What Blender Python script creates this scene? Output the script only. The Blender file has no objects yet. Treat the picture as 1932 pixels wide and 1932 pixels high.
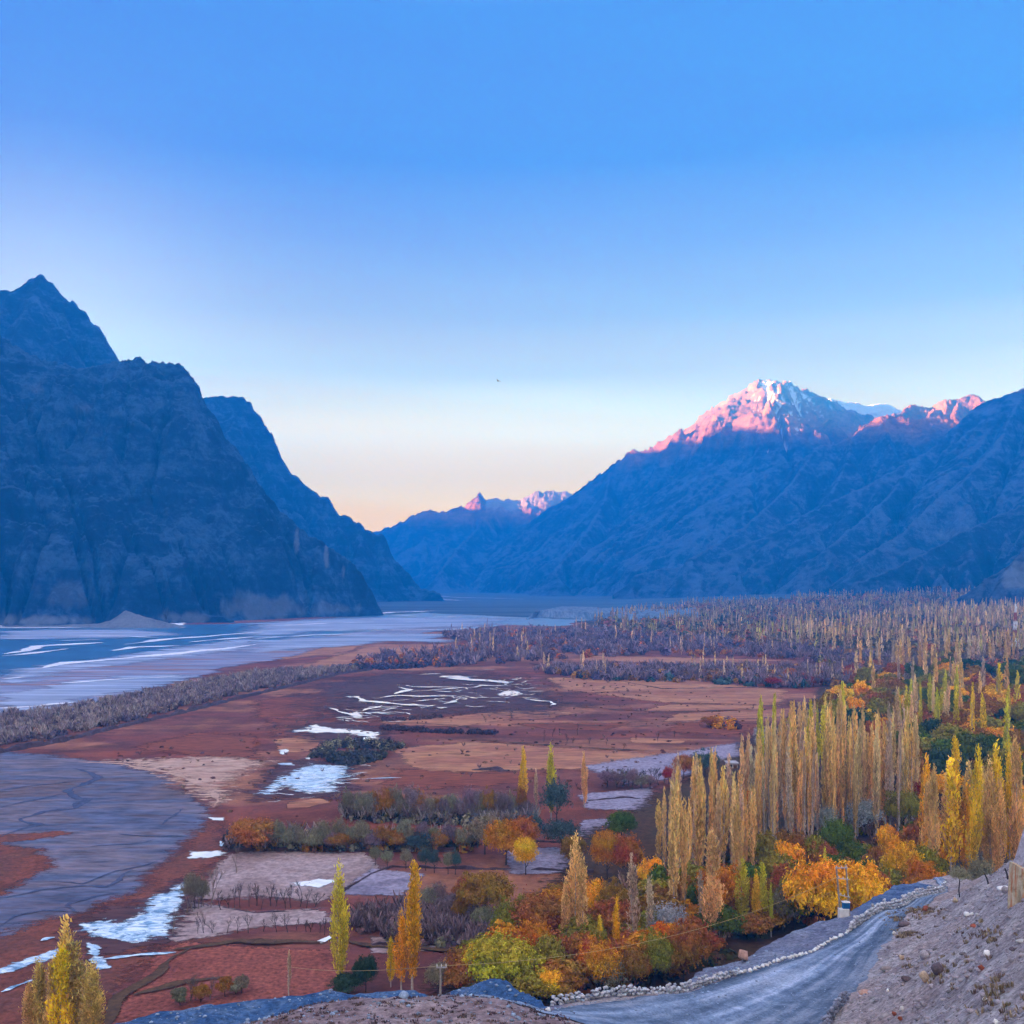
import bpy, bmesh, math, random
import numpy as np
from mathutils import Vector, Matrix
R = math.radians
sc = bpy.context.scene
col = sc.collection
S, HV, CH = 1932.0, 1093.0, 60.0          # survey units of the photograph: its width, its horizon row; camera height in metres

# ------------------------------------------------------------------ noise
_rs = np.random.RandomState(7)
_perm = np.concatenate([_rs.permutation(512)] * 2)
_ga = _rs.rand(512) * 2 * np.pi
_gx, _gy = np.cos(_ga), np.sin(_ga)
def perlin(x, y, seed=0):
    x = np.asarray(x, float) + seed * 17.31; y = np.asarray(y, float) + seed * 9.77
    xi = np.floor(x).astype(int); yi = np.floor(y).astype(int)
    xf = x - xi; yf = y - yi
    u = xf * xf * xf * (xf * (xf * 6 - 15) + 10); v = yf * yf * yf * (yf * (yf * 6 - 15) + 10)
    def g(a, b, dx, dy):
        h = _perm[(_perm[a & 511] + b) & 511]
        return _gx[h] * dx + _gy[h] * dy
    n00 = g(xi, yi, xf, yf); n10 = g(xi + 1, yi, xf - 1, yf)
    n01 = g(xi, yi + 1, xf, yf - 1); n11 = g(xi + 1, yi + 1, xf - 1, yf - 1)
    return (n00 * (1 - u) + n10 * u) * (1 - v) + (n01 * (1 - u) + n11 * u) * v
def fbm(x, y, octv=5, seed=0, gain=.5, lac=2.03):
    s = 0; a = 1
    for i in range(octv):
        s = s + a * perlin(x, y, seed + i * 3); x = x * lac; y = y * lac; a *= gain
    return s
def ridged(x, y, octv=5, seed=0, gain=.5):
    s = 0; a = 1
    for i in range(octv):
        s = s + a * (1 - 2 * np.abs(perlin(x, y, seed + i * 3))); x = x * 2.05; y = y * 2.05; a *= gain
    return s
def sstep(t):
    t = np.clip(t, 0, 1); return t * t * (3 - 2 * t)

# ------------------------------------------------------------------ places
def P(px, py, Y):                          # a point seen at photo position (px, py) that stands Y metres away
    return ((px / S - .5) * Y, Y, CH + (HV - py) / S * Y)
def valley(x, y):                          # the valley floor: flat, with an alluvial fan rising to the far right
    return 36 * sstep((np.asarray(x, float) - 150) / 1050) * sstep((np.asarray(y, float) - 650) / 1900)
def G(px, py):                             # point of the valley floor seen at (px, py)
    k = max((py - HV) / S, 1e-4); Y = CH / k
    for _ in range(12):
        z = float(valley((px / S - .5) * Y, Y)); Y = .5 * Y + .5 * max(CH - z, 1) / k
    x = (px / S - .5) * Y
    return x, Y, float(valley(x, Y))

# ------------------------------------------------------------------ material helpers
class NT:
    def __init__(s, name):
        s.m = bpy.data.materials.new(name); s.m.use_nodes = True
        s.t = s.m.node_tree; s.b = s.t.nodes['Principled BSDF']
        s.b.inputs['Roughness'].default_value = .9
        s.b.inputs['Specular IOR Level'].default_value = .15
    def n(s, typ, **kw):
        nd = s.t.nodes.new(typ)
        for k, v in kw.items():
            if k[:1] == 'i' and k[1:].isdigit(): s.set(nd.inputs[int(k[1:])], v)
            else: setattr(nd, k, v)
        return nd
    def set(s, inp, v):
        if isinstance(v, bpy.types.NodeSocket): s.t.links.new(v, inp)
        elif isinstance(v, (tuple, list)) and inp.type == 'RGBA': inp.default_value = tuple(v)[:3] + (1,)
        else: inp.default_value = v
    def coord(s, kind='Object', scale=(1, 1, 1)):
        c = s.n('ShaderNodeTexCoord').outputs[kind]
        return s.n('ShaderNodeMapping', i0=c, i3=scale).outputs[0]
    def noise(s, vec, scale, det=6, rough=.6, dist=0):
        nd = s.n('ShaderNodeTexNoise'); s.set(nd.inputs['Vector'], vec)
        for k, v in (('Scale', scale), ('Detail', det), ('Roughness', rough), ('Distortion', dist)): s.set(nd.inputs[k], v)
        return nd.outputs[0]
    def ramp(s, f, stops):
        nd = s.n('ShaderNodeValToRGB', i0=f); e = nd.color_ramp.elements
        while len(e) < len(stops): e.new(.5)
        for el, (p, c) in zip(e, stops):
            el.position = p; el.color = (tuple(c) + (1,))[:4] if not isinstance(c, (int, float)) else (c, c, c, 1)
        return nd.outputs[0]
    def mix(s, f, a, b, mode='MIX'):
        nd = s.n('ShaderNodeMix', data_type='RGBA', blend_type=mode)
        s.set(nd.inputs[0], f); s.set(nd.inputs[6], a); s.set(nd.inputs[7], b)
        return nd.outputs[2]
    def math(s, op, a, b=0., c=0.):
        return s.n('ShaderNodeMath', operation=op, i0=a, i1=b, i2=c).outputs[0]
    def attr(s, name, out=2):
        return s.n('ShaderNodeAttribute', attribute_name=name).outputs[out]
    def bump(s, h, strength=.5, dist=1.):
        nd = s.n('ShaderNodeBump'); nd.inputs['Strength'].default_value = strength; nd.inputs['Distance'].default_value = dist
        s.set(nd.inputs['Height'], h); s.set(s.b.inputs['Normal'], nd.outputs[0])
    def color(s, c): s.set(s.b.inputs['Base Color'], c)

def plain(name, c, rough=.85, var=.25, scale=3.):
    k = NT(name); f = k.noise(k.coord(), scale)
    k.color(k.ramp(f, [(.3, tuple(v * (1 - var) for v in c)), (.7, tuple(min(1, v * (1 + var)) for v in c))]))
    k.b.inputs['Roughness'].default_value = rough
    return k.m

# ------------------------------------------------------------------ object helpers
def link(o, parent=None):
    col.objects.link(o)
    if parent is not None: o.parent = parent
    return o
def meshobj(name, V, F, mat=None, parent=None, smooth=False, attrs=None):
    me = bpy.data.meshes.new(name)
    if isinstance(V, np.ndarray) and isinstance(F, np.ndarray):
        n, k = F.shape
        me.vertices.add(len(V)); me.vertices.foreach_set('co', V.astype(np.float32).ravel())
        me.loops.add(n * k); me.loops.foreach_set('vertex_index', F.astype(np.int32).ravel())
        me.polygons.add(n); me.polygons.foreach_set('loop_start', np.arange(0, n * k, k, dtype=np.int32))
        me.polygons.foreach_set('loop_total', np.full(n, k, np.int32))
        me.update(calc_edges=True); me.validate()
    else:
        me.from_pydata([tuple(v) for v in V], [], [tuple(f) for f in F]); me.update()
    if attrs:
        for nm, (dom, arr) in attrs.items():
            a = me.attributes.new(nm, 'FLOAT', dom); a.data.foreach_set('value', np.asarray(arr, np.float32).ravel())
    if smooth: me.polygons.foreach_set('use_smooth', [True] * len(me.polygons))
    if mat: me.materials.append(mat)
    return link(bpy.data.objects.new(name, me), parent)
def tag(o, label=None, cat=None, group=None, kind=None):
    for k, v in (('label', label), ('category', cat), ('group', group), ('kind', kind)):
        if v: o[k] = v
    return o
def empty(name, loc, rz=0):
    o = link(bpy.data.objects.new(name, None)); o.location = loc; o.rotation_euler.z = rz
    o.empty_display_size = .2
    return o
def gridfaces(nx, ny):
    i = np.arange(nx * ny).reshape(ny, nx)
    return np.stack([i[:-1, :-1], i[:-1, 1:], i[1:, 1:], i[1:, :-1]], -1).reshape(-1, 4)
class MB:                                   # collects shapes, builds one mesh
    def __init__(s): s.V = []; s.F = []
    def add(s, V, F):
        o = len(s.V); s.V += [tuple(v) for v in V]; s.F += [tuple(i + o for i in f) for f in F]; return s
    def tube(s, pts, rad, n=6, cap=True):
        pts = [Vector(p) for p in pts]; rad = rad if isinstance(rad, (list, tuple)) else [rad] * len(pts)
        V = []; F = []
        for i, p in enumerate(pts):
            d = (pts[min(i + 1, len(pts) - 1)] - pts[max(i - 1, 0)]).normalized()
            a = d.cross(Vector((0, 0, 1)) if abs(d.z) < .95 else Vector((1, 0, 0))).normalized(); b = d.cross(a)
            for k in range(n):
                t = 2 * math.pi * k / n; V.append(p + rad[i] * (math.cos(t) * a + math.sin(t) * b))
        for i in range(len(pts) - 1):
            for k in range(n):
                F.append((i * n + k, i * n + (k + 1) % n, (i + 1) * n + (k + 1) % n, (i + 1) * n + k))
        if cap: F.append(tuple(range(n - 1, -1, -1))); F.append(tuple((len(pts) - 1) * n + k for k in range(n)))
        return s.add(V, F)
    def box(s, c, d, rot=None):
        V = [Vector((x * d[0] / 2, y * d[1] / 2, z * d[2] / 2)) for x in (-1, 1) for y in (-1, 1) for z in (-1, 1)]
        if rot: V = [rot @ v for v in V]
        V = [v + Vector(c) for v in V]
        return s.add(V, [(0, 1, 3, 2), (4, 6, 7, 5), (0, 4, 5, 1), (2, 3, 7, 6), (0, 2, 6, 4), (1, 5, 7, 3)])
    def build(s, name, mat, parent=None, smooth=False): return meshobj(name, s.V, s.F, mat, parent, smooth)

# ------------------------------------------------------------------ camera, light, sky, air
cam = bpy.data.cameras.new('camera'); co = link(bpy.data.objects.new('camera', cam))
cam.sensor_width = 36; cam.lens = 36; cam.clip_start = .5; cam.clip_end = 60000
cam.shift_y = HV / S - .5
co.location = (0, 0, CH); co.rotation_euler = (R(90), 0, 0)
sc.camera = co
sc.view_settings.view_transform = 'Standard'; sc.view_settings.look = 'None'
EXPO = 5.6
sc.view_settings.exposure = EXPO; sc.view_settings.gamma = 1
sc.cycles.use_denoising = True
sc.cycles.max_bounces = 5; sc.cycles.diffuse_bounces = 2; sc.cycles.glossy_bounces = 2
sc.cycles.transmission_bounces = 2; sc.cycles.volume_bounces = 1; sc.cycles.transparent_max_bounces = 12
sc.cycles.use_adaptive_sampling = True; sc.cycles.adaptive_threshold = .015

AIRC, FILL_TOP, FILL_BACK, GLOW, HAZEC = (.03, .34, 1.15), (1.35, 1.6, 2.7), (2.4, 1.95, 1.85), (2.2, 2.2, 2.0), (.003, .335, .985)
SUN_EL, SUN_AZ = R(4.2), R(188)        # from the left, a little behind the camera
sd = Vector((math.cos(SUN_AZ) * math.cos(SUN_EL), math.sin(SUN_AZ) * math.cos(SUN_EL), math.sin(SUN_EL)))
sl = bpy.data.lights.new('sun', 'SUN'); so = link(bpy.data.objects.new('sun', sl))
sl.energy = 5; sl.angle = R(.5); sl.color = (1, .45, .14)
so.rotation_euler = sd.to_track_quat('Z', 'Y').to_euler()

w = bpy.data.worlds.new('World'); sc.world = w; w.use_nodes = True
wt = w.node_tree
class WT(NT):
    def __init__(s): s.t = wt
k = WT()
bg = wt.nodes['Background']
gen = k.n('ShaderNodeTexCoord').outputs['Generated']
sep = k.n('ShaderNodeSeparateXYZ', i0=gen)
X, Yd, Z = sep.outputs
sky = k.n('ShaderNodeTexSky', sky_type='NISHITA', sun_disc=False, sun_elevation=SUN_EL, sun_rotation=R(270) , altitude=2200)
EX = 2 ** EXPO
DENS = 2.3e-4
def lin(c): return np.array([((v / 255 + .055) / 1.055) ** 2.4 if v > 10 else v / 255 / 12.92 for v in c])
AIR = np.array(AIRC)
def through(py, c):                        # the sky beyond the haze that is seen as colour c at photo row py
    e = math.atan((HV - py) / S); p = min(6900 / math.cos(e), 960 / max(math.sin(e), .01)); T = math.exp(-DENS * p)
    d = math.degrees(e); A_ = np.array([np.interp(d, [4, 8, 15], q) for q in ((.0, .05, .08), (.36, .50, .60), (1.08, 1.08, 1.12))])
    return math.sin(e), np.maximum((lin(c) - A_ * (1 - T)) / T, .02)
SEEN = [(1060, (253, 232, 212)), (960, (253, 238, 234)), (900, (242, 238, 245)), (830, (250, 244, 247)), (770, (232, 238, 247)), (700, (200, 218, 247)), (600, (170, 202, 247)), (450, (138, 178, 246)),
        (300, (104, 158, 244)), (150, (101, 156, 243)), (10, (97, 153, 242))]
SKYR = [through(*q) for q in SEEN] + [(.66, FILL_TOP), (1., FILL_TOP)]  # sky above the frame brightened as added fill
SKYR = [(p, tuple(float(v) / EX for v in c)) for p, c in SKYR]
wob = k.noise(k.n('ShaderNodeMapping', i0=gen, i3=(1.2, 1.2, 9)).outputs[0], 1.6, 4, .5)
zz = k.math('MULTIPLY_ADD', k.math('SUBTRACT', wob, .5), .03, Z)
base = k.ramp(zz, SKYR)
# the glow of the low sun, front left, hugging the ridges
glow = k.n('ShaderNodeVectorMath', operation='DOT_PRODUCT', i0=gen, i1=Vector((-.46, 1., .16)).normalized()).outputs['Value']
gl = k.math('POWER', k.math('MAXIMUM', glow, 0.), 90.)
base = k.mix(k.math('MULTIPLY', gl, .55), base, tuple(v / EX for v in GLOW))
# warm, paler sky behind the viewer, added as fill for the foreground
back = k.ramp(k.math('MULTIPLY_ADD', Yd, -.5, .5), [(.25, 0.), (.55, 1.)])
base = k.mix(back, base, tuple(v / EX for v in FILL_BACK))
nis = k.mix(1., sky.outputs[0], (.1 / EX, .1 / EX, .1 / EX), 'MULTIPLY')
k.set(bg.inputs[0], k.mix(.08, base, nis)); bg.inputs[1].default_value = 1.

hz = MB().box((0, 3075, 504), (9400, 7690, 1030)).build('haze', None)
hm = bpy.data.materials.new('haze_air'); hm.use_nodes = True; ht = hm.node_tree
ht.nodes.remove(ht.nodes['Principled BSDF'])
pv = ht.nodes.new('ShaderNodeVolumePrincipled')
pv.inputs['Color'].default_value = HAZEC + (1,); pv.inputs['Density'].default_value = DENS
ht.links.new(pv.outputs[0], ht.nodes['Material Output'].inputs['Volume'])
hz.data.materials.append(hm); tag(hz, kind='stuff')

# ------------------------------------------------------------------ mountains
def rock_mat(name, dark, mid, light, scale=.01, talus=.75, strat=.5):
    k = NT(name); c = k.coord()
    n1 = k.noise(c, scale, 10, .72, .6); n2 = k.noise(c, scale * 8, 10, .8, .5)
    st = k.noise(k.n('ShaderNodeMapping', i0=c, i2=(.1, .42, 0), i3=(.10, .10, 1)).outputs[0], .05, 6, .65, .4)
    f = k.math('ADD', k.math('MULTIPLY', n1, .45), k.math('ADD', k.math('MULTIPLY', n2, .30), k.math('MULTIPLY', st, strat * .5)))
    m = .375 + strat * .25
    rc = k.ramp(f, [(m - .07, dark), (m, mid), (m + .075, light)])
    nz = k.n('ShaderNodeSeparateXYZ', i0=k.n('ShaderNodeNewGeometry').outputs['Normal']).outputs[2]
    tal = k.ramp(k.math('ADD', nz, k.math('MULTIPLY', k.math('SUBTRACT', n1, .5), .6)), [(.70, 0.), (.84, 1.)])
    rc = k.mix(k.math('MULTIPLY', tal, talus), rc, k.mix(1., tuple(v * .95 for v in light), k.ramp(n2, [(.3, .75), (.7, 1.2)]), 'MULTIPLY'))
    rc = k.mix(k.attr('crag_glow'), rc, k.ramp(f, [(m - .10, (.06, .03, .025)), (m, (.27, .125, .07)), (m + .09, (.50, .25, .14))]))  # warm sunlit tint painted into the high rock, by height
    rc = k.mix(k.attr('pale'), rc, k.ramp(n2, [(.3, (.34, .38, .44)), (.7, (.5, .52, .56))]))
    rc = k.mix(k.attr('snow'), rc, (.86, .87, .9))
    k.color(rc); k.bump(k.math('ADD', n1, k.math('MULTIPLY', n2, .6)), 1., 34.)
    return k.m
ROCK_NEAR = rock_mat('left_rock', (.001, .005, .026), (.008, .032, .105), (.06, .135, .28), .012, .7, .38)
ROCK_FAR = rock_mat('far_rock', (.002, .007, .035), (.016, .035, .125), (.10, .145, .29), .008, .6, .3)  # blue of the distance haze is mixed into both rock colours
def erode(h, dx, iters, kk, keep=None):
    ny, nx = h.shape; N = nx * ny
    h = h.copy(); idx = np.arange(N).reshape(ny, nx)
    offs = [(a, b) for a in (-1, 0, 1) for b in (-1, 0, 1) if a or b]
    for _ in range(iters):
        best = np.zeros((ny, nx)); rec = idx.copy(); dd = np.full((ny, nx), dx)
        for a, b in offs:
            L = dx * math.hypot(a, b)
            hs = np.full((ny, nx), 1e9)
            ys = slice(max(0, -a), ny - max(0, a)); yt = slice(max(0, a), ny - max(0, -a))
            xs = slice(max(0, -b), nx - max(0, b)); xt = slice(max(0, b), nx - max(0, -b))
            hs[ys, xs] = h[yt, xt]
            sl = (h - hs) / L; m = sl > best
            best[m] = sl[m]; dd[m] = L
            rr = np.zeros((ny, nx), int); rr[ys, xs] = idx[yt, xt]; rec[m] = rr[m]
        order = np.argsort(-h.ravel(), kind='stable').tolist(); rl = rec.ravel().tolist()
        A = [1.0] * N
        for i in order:
            r = rl[i]
            if r != i: A[r] += A[i]
        c = (kk * np.sqrt(np.array(A)) / dd.ravel())
        if keep is not None: c = c * keep.ravel()
        c = c.tolist(); hl = h.ravel().tolist()
        for i in reversed(order):
            r = rl[i]
            if r != i: hl[i] = (hl[i] + c[i] * hl[r]) / (1 + c[i])
        h = np.array(hl).reshape(ny, nx)
    return h
def upsample(h, f):
    ny, nx = h.shape; yy = np.linspace(0, ny - 1, (ny - 1) * f + 1); xx = np.linspace(0, nx - 1, (nx - 1) * f + 1)
    def interp(a, t):
        n = a.shape[0]; i = np.clip(np.floor(t).astype(int), 0, n - 2); u = (t - i).reshape(-1, 1)
        p0 = a[np.maximum(i - 1, 0)]; p1 = a[i]; p2 = a[i + 1]; p3 = a[np.minimum(i + 2, n - 1)]
        return .5 * (2 * p1 + (p2 - p0) * u + (2 * p0 - 5 * p1 + 4 * p2 - p3) * u * u + (3 * p1 - p0 - 3 * p2 + p3) * u ** 3)
    return interp(interp(h, yy).T, xx).T

def mountain(name, ridges, x0, x1, y0, y1, dx, mat, seed, fine=2, warp=60., iters=10, kk=1.2, rough=14., crisp=3., pale=(), snow=None, crag_glow=None, terr=0., bias=-6., jag=6., lat=1.):
    nx = int((x1 - x0) / dx) + 1; ny = int((y1 - y0) / dx) + 1
    X, Y = np.meshgrid(x0 + dx * np.arange(nx), y0 + dx * np.arange(ny))
    h = np.full(X.shape, -400.); dmin = np.full(X.shape, 1e9)
    wx = warp * fbm(X / (warp * 5), Y / (warp * 5), 4, seed); wy = warp * fbm(X / (warp * 5), Y / (warp * 5), 4, seed + 40)
    for pts, sf, sb in ridges:               # ridge line, slope of the side towards / away from the viewer
        for (ax, ay, az), (bx, by, bz) in zip(pts[:-1], pts[1:]):
            ex, ey = bx - ax, by - ay; L2 = ex * ex + ey * ey + 1e-9
            for it in (0,):
                t0 = np.clip(((X - ax) * ex + (Y - ay) * ey) / L2, 0, 1)
                d0 = np.hypot(X - ax - t0 * ex, Y - ay - t0 * ey)
                f = np.clip(d0 / (warp * 3), 0, 1)
                xx = X + wx * f; yy = Y + wy * f
                t = np.clip(((xx - ax) * ex + (yy - ay) * ey) / L2, 0, 1)
                d = np.hypot(lat * (xx - ax - t * ex), yy - ay - t * ey)
                s = np.where(yy < ay + t * ey, sf, sb)
                z = az + t * (bz - az)
                hh = z - s * d * (1.18 - .3 * np.clip(d * s / np.maximum(z, 50), 0, 1))
            h = np.maximum(h, hh); dmin = np.minimum(dmin, d0)
    h = h + 5 * fbm(X / 90, Y / 90, 4, seed + 5) * np.clip(dmin / 40, .15, 1)
    keep = np.clip(dmin / (3 * dx), 0, 1)
    h = erode(np.maximum(h, bias), dx, iters, kk, keep)
    if fine > 1:
        h = upsample(h, fine); dmin = upsample(dmin, fine)
        nx = (nx - 1) * fine + 1; ny = (ny - 1) * fine + 1; d2 = dx / fine
        X, Y = np.meshgrid(x0 + d2 * np.arange(nx), y0 + d2 * np.arange(ny))
    up = sstep((h + 5) / 90.)
    if crag_glow: up = up * (.34 + .66 * sstep((h - crag_glow[0] + 60) / 120))
    if terr:
        q = h / terr + 1.6 * fbm(X / 260, Y / 260, 3, seed + 70); fr = q - np.floor(q)
        h = h + up * terr * .75 * (sstep((fr - .15) / .5) - fr) * np.clip(.6 + fbm(X / 150, Y / 150, 3, seed + 71), 0, 1.2)
    h = h + up * (rough * ridged(X / 130, Y / 130, 6, seed + 9, .52) * np.clip(dmin / 90, .0, 1) + crisp * ridged(X / 26, Y / 26, 5, seed + 19, .6) * (1 + .8 * fbm(X / 110, Y / 110, 3, seed + 23)))
    h = h + up * jag * np.clip(.25 + 1.7 * fbm(X / 140, Y / 140, 3, seed + 31), 0, 1.4) * ridged(X / 38, Y / 60, 5, seed + 29, .62) * np.exp(-(dmin / 45) ** 2)
    V = np.stack([X, Y, h], -1).reshape(-1, 3)
    F = gridfaces(nx, ny)
    hv = h.ravel(); F = F[(hv[F].max(1) > bias + 1)]
    pa = np.zeros(h.shape); pxx = (X / Y + .5) * S; pyy = HV - (h - CH) / Y * S
    for (px, py, rx, ry, st) in pale:
        q = np.hypot((pxx - px) / rx, (pyy - py) / ry) + .75 * fbm(X / 26, Y / 60 + h / 90, 5, seed + 33) + .25 * fbm(X / 9, h / 60, 3, seed + 34)
        pa = np.maximum(pa, st * sstep((1.05 - q) / .6))
    sn = np.zeros(h.shape)
    if snow is not None: sn = snow(X, Y, h, pxx, pyy)
    cg = np.zeros(h.shape) if crag_glow is None else sstep((h + 45 * fbm(X / 120, Y / 120, 4, 61) - crag_glow[0]) / (crag_glow[1] - crag_glow[0]))
    used = np.unique(F); rm = np.full(len(V), -1); rm[used] = np.arange(len(used))
    o = meshobj(name, V[used], rm[F], mat, None, True, {'pale': ('POINT', pa.ravel()[used]), 'snow': ('POINT', sn.ravel()[used]), 'crag_glow': ('POINT', cg.ravel()[used])})
    return tag(o, kind='structure')
def line(*p): return [P(*q) for q in p]

# A: the big cliff across the river
A = line((-900, 560, 1800), (-400, 610, 1750), (-120, 630, 1700), (0, 648, 1690), (60, 680, 1700), (110, 694, 1720), (180, 696, 1740), (238, 694, 1760), (285, 696, 1770), (330, 709, 1780), (356, 714, 1780),
         (364, 738, 1775), (374, 764, 1770), (402, 802, 1760), (430, 850, 1750), (456, 905, 1740), (492, 940, 1735), (540, 985, 1730), (600, 1030, 1725), (645, 1060, 1720), (682, 1092, 1715), (702, 1122, 1710), (714, 1158, 1700))
A2 = line((420, 1020, 1600), (330, 1090, 1500), (300, 1140, 1440), (440, 1168, 1420))
mountain('cliff_mountain', [(A, 1.02, 1.3), (A2, .75, .75)], -1500, 330, 1290, 2050, 7., ROCK_NEAR, 3, 3, 70, 4, .5, 26., 7.5, jag=9.,
         pale=[(500, 1146, 110, 26, .36), (40, 1172, 150, 13, .5), (330, 1166, 70, 14, .4), (640, 1150, 60, 12, .25), (120, 1120, 60, 30, .14), (560, 1020, 5, 26, .35), (616, 1050, 4, 26, .4), (648, 1080, 3, 16, .3), (75, 735, 18, 9, .15), (155, 770, 26, 12, .15)], terr=46., lat=1.75)
B = line((-700, 480, 2600), (-300, 520, 2500), (0, 550, 2400), (30, 553, 2400), (44, 544, 2400), (60, 527, 2400), (79, 523, 2400), (88, 535, 2400), (104, 548, 2400), (120, 570, 2400), (150, 596, 2400),
         (182, 627, 2400), (198, 642, 2400), (206, 666, 2400), (216, 681, 2400), (240, 696, 2400), (300, 760, 2380), (400, 860, 2350))
mountain('pointed_mountain', [(B, .95, 1.)], -2000, 60, 1950, 2900, 12., ROCK_NEAR, 11, 2, 70, 9, 1., 16., 6., jag=13., lat=1.7)
C = line((300, 770, 3000), (375, 760, 3000), (402, 757, 3000), (430, 758, 3000), (450, 752, 3000), (461, 757, 3000), (471, 770, 3000), (486, 800, 2990), (502, 820, 2980), (520, 846, 2970), (541, 886, 2960), (562, 906, 2950),
         (590, 930, 2940), (612, 952, 2930), (642, 976, 2920), (682, 996, 2900), (702, 1010, 2900), (722, 1022, 2890), (741, 1056, 2880), (770, 1086, 2870), (792, 1109, 2850), (830, 1118, 2820))
mountain('ridge_mountain', [(C, .9, 1.)], -1400, 520, 2350, 3500, 12., ROCK_NEAR, 21, 2, 80, 8, 1., 17., 7., jag=15., lat=1.9)
D1 = line((560, 1035, 6000), (640, 1030, 6000), (706, 1008, 5900), (740, 998, 5900), (782, 984, 5900), (812, 974, 5900), (862, 970, 5900), (900, 972, 5900), (946, 968, 5800), (990, 985, 5700), (1060, 1010, 5600))
D1b = line((946, 968, 5800), (900, 1000, 5300), (860, 1040, 4900), (830, 1080, 4600))
D2 = line((840, 985, 6200), (876, 968, 6200), (884, 956, 6200), (894, 948, 6200), (905, 938, 6200), (915, 950, 6200), (926, 952, 6200), (938, 948, 6200), (948, 955, 6200), (970, 950, 6200), (1000, 940, 6200), (1032, 934, 6200),
          (1052, 937, 6200), (1075, 942, 6200), (1120, 960, 6200))
def snowD(X, Y, h, px, py): return .35 * sstep((968 - py + 24 * fbm(X / 60, Y / 60, 4, 5)) / 16) * (px > 915)
mountain('far_range', [(D1, .62, .7), (D1b, .6, .6), (D2, 1., .8)], -1100, 1900, 4300, 6700, 18., ROCK_FAR, 31, 2, 90, 10, 1.6, 40., 15., snow=snowD, lat=1.7, jag=16., crag_glow=(330, 430))
E = line((780, 1108, 5300), (830, 1104, 5250), (900, 1050, 5200), (960, 1012, 5150), (1010, 980, 5100), (1070, 943, 5050), (1112, 914, 5000), (1152, 890, 4960), (1190, 868, 4930), (1216, 860, 4900), (1260, 841, 4840), (1300, 815, 4780), (1320, 811, 4740),
         (1332, 794, 4710), (1370, 770, 4630), (1396, 756, 4560), (1410, 749, 4530), (1425, 733, 4480), (1446, 728, 4480), (1472, 732, 4560), (1502, 743, 4660), (1540, 760, 4780), (1572, 776, 4880), (1640, 806, 5000), (1700, 850, 5000))
Eb = line((1418, 745, 4500), (1410, 790, 4350), (1402, 835, 4180), (1380, 900, 3980), (1330, 990, 3680), (1290, 1050, 3480))
Ec = line((1502, 743, 4660), (1530, 800, 4450), (1525, 850, 4250), (1500, 910, 4000)); Ee = line((1320, 811, 4740), (1322, 850, 4520), (1290, 920, 4250), (1250, 1000, 3950))
Ed = line((1152, 890, 4960), (1140, 950, 4500), (1090, 1030, 4100), (1050, 1075, 3800))
def blur(a, n):
    for _ in range(n): a = .25 * (np.roll(a, 1, 0) + np.roll(a, -1, 0) + np.roll(a, 1, 1) + np.roll(a, -1, 1))
    return a
def snowE(X, Y, h, px, py):
    q = fbm(X / 130, Y / 130, 5, 77); gul = np.clip((blur(h, 14) - h) / 9, -1.4, 1.4); gx, gy = np.gradient(h, 7.5); slp = np.hypot(gx, gy)
    t = (1.5 * (815 - py) / 100 - 1.0 * np.abs(px - 1490) / 110 - .5) + .8 * q + .85 * gul - .5 * (slp - .8)
    return sstep(t / .25) * sstep((px - 1412 + 26 * q) / 14)
mountain('snow_peak', [(E, .68, .75), (Eb, .8, .8), (Ec, .9, .9), (Ed, .7, .7), (Ee, .8, .8)], -900, 2300, 3050, 5700, 15., ROCK_FAR, 41, 2, 70, 7, 1.1, 42., 15., snow=snowE, lat=1.5, jag=17., crag_glow=(560, 690))
Fr = line((1470, 800, 4900), (1565, 755, 5020), (1592, 762, 5090), (1640, 768, 5220), (1672, 763, 5300), (1692, 775, 5340), (1722, 780, 5420), (1780, 800, 5560), (1932, 840, 5700))
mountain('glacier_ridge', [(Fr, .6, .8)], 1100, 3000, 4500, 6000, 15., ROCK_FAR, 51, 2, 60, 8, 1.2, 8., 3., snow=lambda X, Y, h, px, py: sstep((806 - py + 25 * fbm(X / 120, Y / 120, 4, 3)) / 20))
F2 = line((1655, 800, 3900), (1690, 790, 4000), (1722, 779, 4100), (1760, 774, 4100), (1800, 763, 4100), (1836, 755, 4100), (1848, 766, 4100), (1900, 790, 4000))
F3 = line((1500, 880, 3600), (1540, 852, 3650), (1582, 846, 3650), (1606, 832, 3650), (1640, 808, 3650), (1662, 797, 3650), (1684, 802, 3650), (1722, 805, 3650), (1790, 800, 3700), (1850, 800, 3700))
F2b = line((1764, 774, 4100), (1752, 800, 3960), (1735, 835, 3840)); F2c = line((1810, 762, 4100), (1800, 790, 3960), (1782, 825, 3840)); F3d = line((1606, 832, 3650), (1600, 870, 3480), (1570, 930, 3300)); F3b = line((1662, 797, 3650), (1680, 850, 3450), (1640, 930, 3300), (1560, 1010, 3100), (1480, 1060, 2950)); F3c = line((1540, 852, 3650), (1480, 930, 3400), (1400, 1000, 3150), (1300, 1060, 3000))
mountain('sunlit_spurs', [(F2, .8, .8), (F3, .8, .8), (F3b, .9, .9), (F3c, .7, .7), (F2b, .9, .9), (F2c, .9, .9), (F3d, .8, .8)], 250, 2400, 2480, 4400, 13., ROCK_FAR, 61, 2, 60, 7, 1.1, 36., 13., lat=1.4, crag_glow=(520, 620))
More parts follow.
